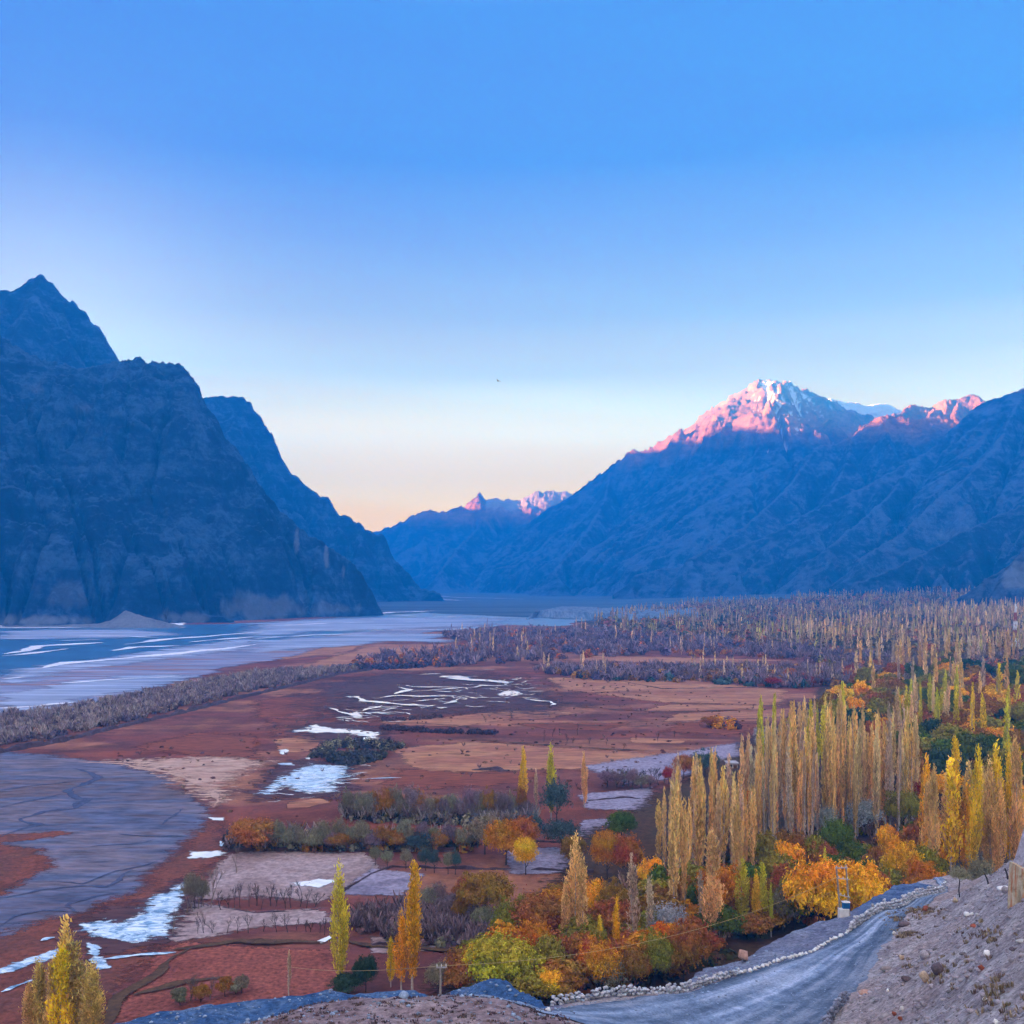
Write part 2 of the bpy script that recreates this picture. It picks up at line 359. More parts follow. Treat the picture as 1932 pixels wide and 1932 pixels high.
Gr = line((2500, 560, 3100), (2200, 640, 3200), (1990, 722, 3250), (1932, 738, 3300), (1900, 748, 3300), (1872, 757, 3320), (1846, 772, 3350), (1800, 812, 3320), (1740, 862, 3280), (1660, 905, 3200), (1600, 938, 3150), (1520, 978, 3100), (1450, 1012, 3080),
          (1380, 1042, 3060), (1300, 1066, 3050), (1200, 1090, 3050))
Gb = line((1932, 738, 3300), (1880, 850, 3000), (1800, 930, 2800), (1700, 1010, 2650), (1620, 1062, 2550))
Gc = line((1740, 862, 3280), (1660, 960, 2980), (1560, 1040, 2780))
mountain('right_massif', [(Gr, .62, .8), (Gb, .7, .7), (Gc, .62, .62)], 300, 3300, 2380, 3900, 13., ROCK_FAR, 71, 2, 75, 7, 1.1, 15., 5., lat=1.3,
         pale=[(1870, 1000, 60, 12, .25), (1800, 1010, 40, 10, .2)])
Hr = line((2400, 820, 2300), (2050, 930, 2350), (1932, 962, 2400), (1830, 1002, 2380), (1742, 1046, 2350), (1660, 1084, 2300), (1610, 1104, 2280))
H2 = line((2300, 900, 1750), (2050, 985, 1720), (1960, 1025, 1700), (1932, 1042, 1690), (1912, 1066, 1670), (1896, 1090, 1650))
mountain('foothill', [(Hr, .6, .7)], 650, 2600, 1950, 2700, 9., ROCK_FAR, 81, 2, 50, 9, 1.3, 9., 2.5)
mountain('rocky_spur', [(H2, .7, .8)], 700, 1700, 1480, 2000, 7., ROCK_FAR, 91, 2, 40, 7, 1., 8., 2.5, pale=[(1925, 1080, 40, 40, .35)])
DUNE = rock_mat('dune_sand', (.22, .26, .36), (.32, .36, .46), (.42, .45, .54), .03, .5, .1)
Dn = line((-200, 1182, 1262), (0, 1181, 1262), (110, 1179, 1265), (190, 1175, 1268), (222, 1166, 1272), (236, 1151, 1280), (256, 1158, 1276), (280, 1165, 1272), (312, 1173, 1268), (350, 1182, 1264))
mountain('sand_dune', [(Dn, .6, .4)], -900, -300, 1200, 1330, 3., DUNE, 131, 2, 12, 2, .3, 1.6, .6, jag=.4, lat=1.6)
# the range out of sight on the left, added to shade all but the peaks
def crest_h(y): return float(np.interp(y, [-1600, 2850, 3000, 3300, 3700, 4100, 4330, 4600, 4750, 5600, 7000], [992, 992, 908, 900, 938, 932, 918, 945, 908, 660, 650])) + 7 * math.sin(y * .011) + 5 * math.sin(y * .031)
LR = [(-2650 + 40 * math.sin(i * 1.7), -1600 + 140 * i, crest_h(-1600 + 140 * i)) for i in range(61)]
mountain('shading_range', [(LR, .8, .8)], -4200, -1400, -700, 6850, 35., ROCK_FAR, 101, 1, 60, 4, 1., 10., 0.)

# ------------------------------------------------------------------ valley floor
def meadow_mat():
    k = NT('meadow'); c = k.coord()
    n1 = k.noise(c, .006, 8, .62, .8); n2 = k.noise(c, .05, 7, .65, .5); n3 = k.noise(c, .8, 8, .75)
    n4 = k.noise(k.coord('Object', (.35, 1.6, 1)), .014, 8, .66, .6)
    rc = k.ramp(k.math('ADD', k.math('MULTIPLY', n1, .5), k.math('MULTIPLY', n4, .5)), [(.34, (.10, .022, .018)), (.44, (.165, .045, .025)), (.50, (.12, .036, .030)), (.57, (.26, .105, .055)), (.66, (.20, .075, .055))])
    f = k.math('ADD', k.math('MULTIPLY', n2, .65), k.math('MULTIPLY', n3, .35))
    rc = k.mix(1., rc, k.ramp(f, [(.36, .42), (.5, 1.), (.64, 1.6)]), 'MULTIPLY')
    k.color(rc); k.bump(f, .8, .8); return k.m
MEADOW = meadow_mat()
ys = np.concatenate([np.linspace(-280, 60, 12), 60 * (6500 / 60) ** np.linspace(.01, 1, 190)])
xs = np.linspace(-1, 1, 161); xs = np.sign(xs) * np.abs(xs) ** 1.6 * 4600
GX, GY = np.meshgrid(xs, ys)
meshobj('ground', np.stack([GX, GY, valley(GX, GY)], -1).reshape(-1, 3), gridfaces(len(xs), len(ys)), MEADOW, None, True)['kind'] = 'structure'
# ---------------- sheets on the valley floor (metres above the ground sheet in z)
def dens(pts, step):
    out = []
    for (ax, ay), (bx, by) in zip(pts, pts[1:] + pts[:1]):
        n = max(1, min(60, int(math.hypot(bx - ax, by - ay) / step)))
        out += [(ax + (bx - ax) * i / n, ay + (by - ay) * i / n) for i in range(n)]
    return out
def smooth(pts, it=2):
    for _ in range(it):
        q = []
        for a, b in zip(pts, pts[1:] + pts[:1]):
            q += [(.75 * a[0] + .25 * b[0], .75 * a[1] + .25 * b[1]), (.25 * a[0] + .75 * b[0], .25 * a[1] + .75 * b[1])]
        pts = q
    return pts
def ngon(bm, pts, z):
    vs = [bm.verts.new((x, y, float(valley(x, y)) + z)) for x, y in pts]
    f = bm.faces.new(vs); f.normal_update()
    if f.normal.z < 0: f.normal_flip()
_sid = [0]
def sheet(name, polys, mat, z, jit=.02, sm=0, strips=(), soft=.05):
    """ground patches of one kind with ragged, thinning edges; polys in photo pixels, strips = (pixel polyline, width in metres)"""
    _sid[0] += 1; VV, FF, CC = [], [], []; base = 0
    for pi, poly in enumerate(polys):
        w = [G(*p)[:2] for p in poly]
        if sm: w = smooth(w, sm)
        w = np.array(w); nx_ = np.roll(w, -1, 0)
        size = math.sqrt(abs(np.sum(w[:, 0] * nx_[:, 1] - nx_[:, 0] * w[:, 1])) / 2); mg = size * (soft + jit * 3)
        lo = w.min(0) - mg; hi = w.max(0) + mg; n = 110 if size > 60 else 64
        xg = np.linspace(lo[0], hi[0], n); yg = np.linspace(lo[1], hi[1], n); X_, Y_ = np.meshgrid(xg, yg)
        d = np.full(X_.shape, 1e9); ins = np.zeros(X_.shape, bool)
        for (ax, ay), (bx, by) in zip(w, nx_):
            ex, ey = bx - ax, by - ay; tq = np.clip(((X_ - ax) * ex + (Y_ - ay) * ey) / (ex * ex + ey * ey + 1e-9), 0, 1)
            d = np.minimum(d, np.hypot(X_ - ax - tq * ex, Y_ - ay - tq * ey))
            if abs(ey) > 1e-9: ins ^= ((ay > Y_) != (by > Y_)) & (X_ < ex * (Y_ - ay) / ey + ax)
        sd = np.where(ins, d, -d); s = max(size / 7, 2)
        sd = sd + size * jit * 3.2 * fbm(X_ / (s * 1.8), Y_ / s, 5, _sid[0] + pi)
        cov = np.clip(sd / (size * soft) + .5, 0, 1)
        F_ = gridfaces(n, n); m = cov.ravel()[F_].max(1) > 0
        VV.append(np.stack([X_, Y_, valley(X_, Y_) + z + .004 * pi], -1).reshape(-1, 3)); FF.append(F_[m] + base); CC.append(cov.ravel()); base += n * n
    for si, (line_, wd) in enumerate(strips):
        w = [G(*p)[:2] for p in line_]; p = []
        for (ax, ay), (bx, by) in zip(w[:-1], w[1:]):
            n = max(5, min(40, int(math.hypot(bx - ax, by - ay) / max(wd, 1.5))))
            p += [(ax + (bx - ax) * i / n, ay + (by - ay) * i / n) for i in range(n)]
        p.append(w[-1]); p = np.array(p); N = len(p)
        dv = np.gradient(p, axis=0); l = np.hypot(dv[:, 0], dv[:, 1]) + 1e-6; nr = np.stack([-dv[:, 1] / l, dv[:, 0] / l], -1)
        tt_ = np.linspace(0, 1, N); tp = np.minimum(1, np.minimum(5 * tt_ + .15, 5 * (1 - tt_) + .15))
        hw = np.maximum(wd * .42 * tp * (1 + 1.5 * fbm(p[:, 0] / (wd * 4), p[:, 1] / (wd * 4), 3, 5 + si)), .1 * wd); off = wd * 1.3 * fbm(p[:, 0] / (wd * 9), p[:, 1] / (wd * 9), 3, 8 + si)
        cs = np.array([-1.5, -.8, 0, .8, 1.5]); q = p[:, None] + nr[:, None] * (off[:, None] + hw[:, None] * cs)[..., None]
        zq = valley(q[..., 0], q[..., 1]) + z + .05 + .004 * si
        VV.append(np.concatenate([q, zq[..., None]], -1).reshape(-1, 3)); FF.append(gridfaces(5, N)[:, ::-1] + base); CC.append(np.tile([0, .75, 1, .75, 0], N)); base += 5 * N
    V_ = np.concatenate(VV); F_ = np.concatenate(FF); C_ = np.concatenate(CC)
    used = np.unique(F_); rm = np.full(len(V_), -1); rm[used] = np.arange(len(used))
    return tag(meshobj(name, V_[used], rm[F_], mat, None, False, {'cov': ('POINT', C_[used])}), kind='structure')
def soften(k, scale, amt=1.1, stretch=(.7, 1.4, 1)):             # patches thin out into their surroundings instead of ending in a line
    n = k.noise(k.coord('Object', stretch), scale, 7, .72)
    f = k.ramp(k.math('MULTIPLY_ADD', k.math('SUBTRACT', n, .5), amt, k.attr('cov')), [(.40, 0.), (.60, 1.)])
    tr = k.n('ShaderNodeBsdfTransparent'); mx = k.n('ShaderNodeMixShader', i0=f, i1=tr.outputs[0], i2=k.b.outputs[0])
    k.t.links.new(mx.outputs[0], k.t.nodes['Material Output'].inputs['Surface'])
def soil(name, stops, s1=.02, s2=.4, stretch=(1, 1, 1), bump=.6, contrast=.35, rough=.95, soft=True, amt=1.3):
    k = NT(name); c = k.coord('Object', stretch)
    n1 = k.noise(c, s1, 8, .62, .7); n2 = k.noise(c, s2, 6, .68)
    st = [(.3 + .4 * i / max(1, len(stops) - 1), q) for i, q in enumerate(stops)]
    rc = k.mix(1., k.ramp(n1, st), k.ramp(n2, [(.35, 1 - contrast), (.65, 1 + contrast)]), 'MULTIPLY')
    k.color(rc); k.bump(k.math('ADD', n1, n2), bump, .5); k.b.inputs['Roughness'].default_value = rough
    if soft: soften(k, s2, amt, stretch if stretch[0] != 1 else (.7, 1.4, 1))
    return k.m
def wet(name, c, rough, spec=.5, ripple=.0, s=.3):
    k = NT(name); n = k.noise(k.coord(), s, 5, .6)
    k.color(k.ramp(n, [(.3, tuple(v * .7 for v in c)), (.7, tuple(min(.95, v * 1.25) for v in c))]))
    k.b.inputs['Roughness'].default_value = rough; k.b.inputs['Specular IOR Level'].default_value = spec
    if ripple: k.bump(n, ripple, .2)
    soften(k, s * .6, 1.9)
    return k.m
def q1(*p): return [((x / 3.019) / 1.32505, (1400 + y / 3.019) / 1.32505) for x, y in p]
def q2(*p): return [((640 + x / 3.019) / 1.32505, (1400 + y / 3.019) / 1.32505) for x, y in p]
def q3(*p): return [((1280 + x / 3.019) / 1.32505, (1400 + y / 3.019) / 1.32505) for x, y in p]
def q5(*p): return [((x / 3.019) / 1.32505, (1920 + y / 3.019) / 1.32505) for x, y in p]
RIVER = wet('river_water', (.035, .13, .27), .3, .5, .05, .02)
SAND = soil('river_sand', [(.15, .20, .33), (.28, .33, .46), (.09, .14, .27)], .02, .06, (.16, 1.5, 1), amt=2.6)
BAR = soil('sand_bar', [(.55, .58, .70), (.72, .74, .82)], .02, .12, (.2, 1.6, 1), amt=1.6)
FLAT = soil('mixed_flat', [(.15, .18, .30), (.23, .13, .13), (.22, .24, .37), (.16, .18, .29), (.25, .12, .09), (.22, .24, .36)], .02, .08, (.2, 1.6, 1), amt=1.6)
MUD = soil('mud_flat', [(.055, .07, .13), (.09, .105, .175), (.135, .11, .14), (.075, .09, .16), (.115, .08, .09), (.10, .11, .18)], .022, .25, (.45, 1.5, 1), .5, .45)
MARSH = soil('marsh_grass', [(.09, .03, .024), (.18, .055, .035), (.12, .045, .035), (.22, .09, .05)], .05, .9, (1, 1, 1), .9)
TAN = soil('stubble', [(.24, .09, .05), (.36, .17, .085), (.26, .10, .06), (.34, .15, .08)], .03, .25, (.5, 1.7, 1))
TAN2 = soil('pale_earth', [(.26, .13, .09), (.42, .28, .22), (.24, .11, .08)], .06, .4, (.5, 1.6, 1), amt=2.)
BROWN = soil('dark_turf', [(.12, .03, .02), (.19, .055, .028), (.10, .03, .025)], .03, .4, (.5, 1.6, 1))
LAV = soil('bare_field', [(.19, .12, .115), (.32, .24, .24), (.22, .15, .145), (.29, .21, .22)], .06, .8)
GREY = soil('grey_field', [(.16, .13, .18), (.25, .22, .29), (.13, .11, .16)], .05, .8)
BRICK = soil('red_field', [(.17, .045, .032), (.27, .08, .055), (.20, .055, .04)], .09, 1.3, (1, 1, 1), 1.2, .5)
FLOOR = soil('leaf_litter', [(.03, .016, .010), (.065, .032, .014), (.04, .03, .016)], .05, .6)
CREEK = soil('creek_mud', [(.045, .06, .12), (.065, .075, .14)], .1, .8)
ICE = wet('pond_ice', (.90, .91, .92), .1, .8)
ki = NT('cracked_ice'); ci = ki.coord('Object', (1, 2.2, 1)); ni = ki.noise(ci, .35, 7, .72, 1.2)
ki.color(ki.ramp(ni, [(.36, (.05, .12, .22)), (.46, (.22, .38, .55)), (.54, (.62, .75, .85)), (.66, (.9, .92, .94))])); ki.b.inputs['Roughness'].default_value = .3
ki.b.inputs['Specular IOR Level'].default_value = .5; ki.bump(ni, .6, .3); soften(ki, .6, 1.5); CICE = ki.m

sheet('river', [[(-500, 1190), (0, 1181), (440, 1178), (715, 1161), (800, 1156), (1000, 1166), (1115, 1170), (1050, 1182), (960, 1180), (800, 1193), (700, 1206), (500, 1224), (300, 1232), (200, 1252), (100, 1264), (50, 1278), (-60, 1300), (-500, 1320)]], RIVER, .27, .01, soft=.02)
sheet('river_flat', [[(-120, 1372), (0, 1352), (100, 1347), (200, 1332), (300, 1294), (420, 1262), (540, 1240), (640, 1216), (760, 1206), (830, 1188), (960, 1178), (800, 1178), (660, 1196), (540, 1206), (420, 1222), (260, 1238), (130, 1250), (60, 1268), (-120, 1300)]], FLAT, .3, .012, soft=.08)
sheet('river_sand', [q1((0, 900), (200, 830), (450, 790), (800, 750), (1100, 700), (1500, 640), (1932, 590), (1932, 660), (1500, 720), (1100, 770), (800, 800), (400, 850), (100, 930)),
                     q1((0, 1020), (400, 960), (500, 930), (900, 890), (1300, 870), (1500, 890), (1200, 960), (820, 1010), (500, 1090), (250, 1140), (0, 1140)),
                     q2((0, 480), (300, 460), (700, 440), (1200, 435), (1700, 440), (1932, 445), (1600, 500), (1000, 520), (400, 545), (0, 600)),
                     q2((0, 610), (500, 580), (900, 560), (1400, 560), (1380, 620), (1000, 615), (500, 660), (0, 700)),
                     q1((0, 540), (400, 530), (1000, 530), (1400, 560), (900, 590), (300, 600), (0, 600))], SAND, .45, .02, soft=.3)
sheet('sand_bar', [], BAR, .6, strips=[(q1((0, 715), (180, 690), (300, 655), (560, 640), (800, 630)), 14), (q1((50, 730), (300, 700), (550, 675)), 9), (q1((860, 690), (1000, 662), (1350, 650)), 12),
    (q1((200, 830), (500, 780), (900, 745), (1300, 715), (1932, 640)), 11), (q1((1450, 625), (1932, 585)), 9), (q1((900, 640), (1300, 605), (1932, 545)), 12), (q1((0, 905), (200, 890)), 4), (q1((480, 940), (900, 905), (1300, 880)), 7),
    (q1((0, 1130), (300, 1115), (560, 1085)), 6), (q2((0, 530), (450, 535), (1000, 533), (1500, 526), (1720, 517)), 6), (q2((0, 600), (420, 570), (800, 560)), 8), (q2((150, 500), (500, 480), (900, 470)), 12),
    (q2((935, 415), (960, 405), (1050, 398), (1200, 392), (1310, 386)), 22), (q2((960, 415), (1200, 425), (1480, 432), (1932, 440)), 12), (q1((400, 580), (900, 575), (1200, 590)), 10), (q1((450, 612), (760, 606)), 7)])
FARP = soil('far_plain', [(.015, .03, .06), (.03, .05, .085), (.07, .10, .14), (.018, .035, .06)], .004, .03, (.3, 2.2, 1))
sheet('far_plain', [[(660, 1166), (800, 1166), (900, 1172), (1010, 1176), (1130, 1172), (1300, 1138), (1520, 1128), (1900, 1116), (2300, 1112), (2300, 1100), (1500, 1102), (900, 1103), (700, 1103), (600, 1110)]], FARP, .2, .004, soft=.02)
sheet('far_gravel', [], SAND, .35, strips=[([(700, 1113), (800, 1124), (960, 1131)], 60), ([(850, 1112), (1000, 1112), (1180, 1107)], 90), ([(1000, 1120), (1200, 1117)], 40), ([(720, 1122), (820, 1130), (900, 1134)], 36)])
sheet('shore_sand', [[(-300, 1200), (0, 1186), (120, 1186), (260, 1182), (345, 1181), (345, 1174), (240, 1165), (100, 1176), (0, 1180), (-300, 1190)]], BAR, .75, .01)
sheet('mud_flat', [[(-300, 1440), (0, 1420), (100, 1424), (200, 1438), (300, 1464), (352, 1495), (388, 1528), (378, 1560), (365, 1590), (348, 1602), (300, 1640), (250, 1690), (160, 1722), (60, 1750), (0, 1772), (-300, 1830)]], MUD, .06, .014, soft=.13)
sheet('mud_channel', [], CREEK, .1, 0, 0, [(q5((570, 0), (610, 20), (735, 80), (640, 130), (470, 180), (590, 235), (660, 235), (560, 310), (330, 335), (190, 385), (300, 430), (150, 470), (0, 520)), 2.1), (q5((0, 300), (250, 250), (480, 195)), 1.), (q5((0, 990), (350, 920), (620, 895), (800, 900), (900, 850), (980, 770)), .9),
    (q5((570, 1085), (530, 1040), (620, 1000), (780, 960), (900, 940)), .8), (q5((900, 500), (1100, 515), (1480, 520)), .7), (q5((0, 1190), (120, 1120), (330, 1080), (520, 1090)), .8), (q5((640, 600), (900, 580), (1060, 570), (1180, 540)), .5), (q5((1250, 430), (1270, 380), (1400, 310)), .9), (q5((380, 860), (620, 880), (880, 780), (1100, 740), (1200, 700)), .5), (q1((0, 1740), (300, 1700), (550, 1680)), 1.)])
sheet('marsh', [[(-200, 1800), (0, 1765), (160, 1722), (250, 1690), (300, 1642), (345, 1606), (390, 1555), (415, 1552), (424, 1600), (392, 1640), (345, 1668), (320, 1735), (300, 1790), (220, 1900), (100, 2000), (-200, 2050)], [(-120, 1585), (0, 1592), (70, 1604), (100, 1632), (60, 1655), (0, 1692), (-120, 1700)], [(-100, 1578), (40, 1574), (120, 1568), (140, 1574), (40, 1588), (-100, 1592)]], MARSH, .09, .03, soft=.3)
sheet('red_field', [[(120, 2040), (230, 1900), (300, 1792), (345, 1778), (470, 1788), (560, 1792), (640, 1792), (660, 1900), (500, 2000)]], BRICK, .12, .008, soft=.1)
sheet('stubble_field', [[(690, 1222), (850, 1214), (810, 1240), (610, 1262), (560, 1258)], [(1030, 1278), (1300, 1284), (1480, 1302), (1470, 1332), (1250, 1325), (1060, 1300)], [(1280, 1346), (1500, 1336), (1490, 1352), (1250, 1362)], [(1190, 1391), (1300, 1396), (1285, 1403), (1190, 1401)],
    [(740, 1412), (900, 1400), (1250, 1424), (1180, 1448), (900, 1456), (810, 1470)], [(1310, 1205), (1400, 1204), (1480, 1208), (1400, 1216), (1320, 1214)], [(1100, 1237), (1300, 1241), (1500, 1246), (1300, 1252), (1100, 1246)], q2((0, 720), (300, 690), (700, 630), (860, 620), (700, 690), (300, 740), (0, 770)), q2((120, 1360), (350, 1330), (540, 1350), (420, 1440), (200, 1460)), q2((950, 1215), (1300, 1200), (1932, 1130), (1932, 1200), (1500, 1260), (960, 1240)),
    q3((980, 1140), (1180, 1090), (1900, 1100), (1850, 1140)), q3((0, 1130), (300, 1130), (480, 1160), (250, 1200), (0, 1200)), q2((240, 1830), (480, 1800), (560, 1830), (380, 1870), (230, 1880))], TAN, .05, .012, soft=.16)
sheet('dark_turf', [[(1290, 1362), (1450, 1366), (1390, 1386), (1250, 1381)], [(760, 1450), (900, 1458), (1050, 1452), (980, 1478), (800, 1490), (720, 1480)], q2((100, 1200), (560, 1190), (900, 1210), (560, 1330), (150, 1340)), q2((0, 1060), (400, 1010), (700, 1000), (640, 1120), (200, 1180), (0, 1190)), q3((0, 1240), (280, 1230), (900, 1230), (700, 1290), (300, 1280)), q1((1000, 1420), (1500, 1300), (1932, 1330), (1932, 1500), (1400, 1470))], BROWN, .07, .03, soft=.4)
sheet('pale_earth', [[(200, 1434), (330, 1432), (420, 1426), (500, 1436), (440, 1468), (408, 1520), (362, 1486), (300, 1452)]], TAN2, .08, .02, soft=.55, strips=[(q1((600, 1525), (900, 1540), (1150, 1580), (1400, 1660), (1600, 1750), (1620, 1860)), 2.6), (q1((1580, 1750), (1600, 1640), (1560, 1590)), .7), (q1((1200, 1580), (1600, 1540)), .8)])
sheet('bare_field', [[(398, 1650), (432, 1612), (560, 1607), (690, 1612), (720, 1636), (650, 1680), (600, 1704), (480, 1692), (370, 1700)], [(345, 1700), (480, 1722), (600, 1716), (640, 1740), (480, 1752), (330, 1780), (318, 1775)], [(700, 1770), (860, 1762), (900, 1790), (700, 1800)], [(770, 1722), (900, 1726), (990, 1740), (900, 1770), (740, 1758)]], LAV, .14, .018, soft=.24)
sheet('grey_field', [[(1100, 1446), (1250, 1424), (1390, 1402), (1410, 1430), (1270, 1470), (1190, 1480)], [(1100, 1548), (1180, 1545), (1170, 1585), (1090, 1580)], [(960, 1606), (1040, 1600), (1130, 1612), (1120, 1648), (960, 1650)], [(1180, 1492), (1230, 1486), (1230, 1530), (1110, 1528), (1090, 1500)], [(700, 1640), (800, 1650), (760, 1690), (640, 1690)], [(1550, 1510), (1660, 1500), (1740, 1540), (1700, 1600), (1560, 1590)]], GREY, .16, .018, soft=.28)
sheet('forest_floor', [[(1000, 1660), (1130, 1590), (1230, 1500), (1400, 1410), (1570, 1290), (1700, 1240), (2100, 1215), (2400, 1500), (2300, 1900), (1400, 1990), (1000, 1960), (830, 1900)], [(1090, 1180), (1300, 1145), (1500, 1132), (1700, 1125), (2100, 1119), (2300, 1140), (2100, 1240), (1700, 1245), (1500, 1230), (1300, 1222)]], FLOOR, .2, .01, soft=.05)
WETM = soil('wet_mud', [(.045, .022, .028), (.08, .035, .035), (.05, .03, .04)], .05, .3, (.4, 1.7, 1), amt=2.)
sheet('wet_mud', [[(590, 1300), (700, 1275), (860, 1268), (960, 1282), (1060, 1325), (1040, 1348), (860, 1340), (700, 1352), (620, 1350)], [(540, 1370), (640, 1362), (730, 1376), (720, 1400), (600, 1402)], [(480, 1510), (500, 1455), (580, 1432), (670, 1440), (670, 1480), (640, 1505), (540, 1508)], [(140, 1790), (150, 1735), (270, 1700), (350, 1660), (352, 1730), (320, 1785), (200, 1800)]], WETM, .15, .05, soft=.6)
rp_ = random.Random(77); braid = []
for _ in range(90):
    x0_ = rp_.uniform(630, 1000); y0_ = 1352 - (x0_ - 630) * .16 + rp_.gauss(0, 11); L_ = rp_.uniform(8, 46)
    braid.append(([(x0_, y0_), (x0_ + L_ * .5, y0_ + rp_.uniform(-2.2, 2.2)), (x0_ + L_, y0_ + rp_.uniform(-3, 4))], rp_.choice((.5, .7, 1., 1.4))))
for _ in range(40):
    x0_ = rp_.uniform(500, 690); y0_ = 1502 - (x0_ - 500) * .25 + rp_.gauss(0, 12); L_ = rp_.uniform(8, 40); braid.append(([(x0_, y0_), (x0_ + L_ * .5, y0_ + rp_.uniform(-2, 2)), (x0_ + L_, y0_ + rp_.uniform(-3, 3))], rp_.choice((.3, .45, .6))))
ice = [q2((300, 1300), (440, 1250), (600, 1275), (760, 1290), (830, 1300), (910, 1305), (890, 1345), (700, 1310)), q2((650, 1370), (760, 1350), (905, 1338), (840, 1362)), q2((170, 1440), (240, 1430), (245, 1450), (200, 1475)), q3((0, 990), (50, 995), (72, 1010), (40, 1026), (0, 1028)), q2((1830, 1020), (1860, 995), (1932, 990), (1932, 1015), (1870, 1035)), [(358, 1608), (392, 1607), (432, 1611), (392, 1620), (360, 1620)], [(396, 1544), (424, 1545), (420, 1550), (400, 1549)], q2((700, 1165), (760, 1150), (800, 1190), (740, 1195)), q2((370, 1500), (410, 1495), (405, 1512))]
sheet('frozen_pond', ice, ICE, .22, .06, 0, soft=.45, strips=braid + [(q2((575, 1128), (640, 1158), (720, 1178), (850, 1188)), 2.), (q2((680, 1040), (760, 1040), (800, 1075), (940, 1090), (1100, 1100), (1310, 1115)), 4.), (q2((940, 1050), (1060, 1035), (1250, 1040), (1510, 1033)), 4.), (q2((1140, 955), (1200, 965), (1530, 972)), 3.), (q2((1070, 970), (1160, 990), (1040, 1022)), 3.),
    (q2((1160, 1002), (1400, 985), (1650, 970), (1700, 955), (1932, 960)), 3.), (q2((1390, 895), (1470, 890), (1560, 910), (1720, 918), (1830, 926), (1905, 942)), 8.), (q2((810, 1150), (880, 1130), (950, 1110)), 2.6), (q2((1410, 1097), (1480, 1072), (1570, 1045)), 2.2), (q3((100, 1057), (200, 1070), (290, 1080), (320, 1098), (300, 1110)), 2.4), (q2((1240, 875), (1400, 868)), 2.6), (q2((1720, 838), (1800, 836)), 2.5), (q2((980, 1142), (1070, 1130)), 1.5), (q2((1100, 1142), (1180, 1142)), 1.5), (q2((1360, 1125), (1430, 1130)), 2.), (q2((1190, 1080), (1320, 1068)), 1.6),
    (q2((1580, 890), (1680, 888)), 1.8), (q2((1350, 1000), (1480, 1005)), 3.), (q3((100, 945), (150, 947)), 1.6), (q3((120, 1003), (240, 1005)), 1.5)])
sheet('cracked_ice', [[(287, 1695), (320, 1686), (346, 1666), (346, 1695), (322, 1731), (310, 1767), (284, 1773), (255, 1779), (200, 1771), (155, 1757), (160, 1746), (205, 1739), (245, 1742), (278, 1719)], [(0, 1829), (32, 1818), (107, 1794), (124, 1796), (120, 1806), (62, 1822), (25, 1836), (-40, 1846)], [(165, 1782), (186, 1790), (190, 1805), (205, 1828), (180, 1836), (170, 1810)], q2((60, 1780), (190, 1640), (430, 1545), (660, 1560), (680, 1640), (560, 1690), (620, 1750), (370, 1760), (190, 1700)), q2((160, 1540), (260, 1535), (290, 1555), (200, 1552))],
      CICE, .24, .05, 0, soft=.4, strips=[(q5((0, 1700), (150, 1650), (260, 1610)), 1.), (q5((720, 1460), (950, 1435), (1150, 1415), (1330, 1405)), .8), (q5((290, 1310), (350, 1290), (410, 1280)), 1.3), (q5((1660, 560), (1680, 600)), 1.), (q2((800, 1660), (1100, 1650)), 1.)])
sheet('snow_streak', [[(555, 1672), (600, 1660), (640, 1664), (600, 1676)], [(545, 1668), (590, 1664), (570, 1674)], [(600, 1778), (622, 1768), (626, 1772), (606, 1782)]], ICE, .26, .05, soft=.4)
# long dark dike, field banks
def bank(name, pts, wd, ht, mat):
    bm = bmesh.new(); w = [G(*p) for p in pts]; P_ = []
    for a, b in zip(w[:-1], w[1:]):
        for i in range(24): P_.append(tuple(a[j] + (b[j] - a[j]) * i / 24 for j in range(3)))
    P_.append(w[-1]); rows = []
    for i, p in enumerate(P_):
        a = P_[max(0, i - 1)]; b = P_[min(len(P_) - 1, i + 1)]; dx, dy = b[0] - a[0], b[1] - a[1]; l = math.hypot(dx, dy)
        nx, ny = -dy / l, dx / l; k = 1 + 1.2 * float(fbm(p[0] / 7, p[1] / 7, 4, 4)); h = ht * max(.15, k - .25)
        wj = wd * (1 + .8 * float(fbm(p[0] / 5, p[1] / 5, 3, 14))); rows.append([bm.verts.new((p[0] + nx * o * wj, p[1] + ny * o * wj, p[2] + zz_)) for o, zz_ in ((-.5, -.3), (-.22, h), (.22, h), (.5, -.3))])
    for r0, r1 in zip(rows[:-1], rows[1:]):
        for j in range(3): bm.faces.new((r0[j], r1[j], r1[j + 1], r0[j + 1]))
    bmesh.ops.recalc_face_normals(bm, faces=bm.faces[:])
    me = bpy.data.meshes.new(name); bm.to_mesh(me); bm.free(); me.materials.append(mat)
    return tag(link(bpy.data.objects.new(name, me)), kind='structure')
DIRT = soil('bank_soil', [(.045, .028, .04), (.08, .05, .06)], .1, 1., soft=False)
bank('dike', [(-200, 1440), (0, 1420), (40, 1413), (110, 1400), (220, 1373), (340, 1346), (450, 1318), (560, 1292), (640, 1272), (700, 1264)], 4., 1.5, DIRT)
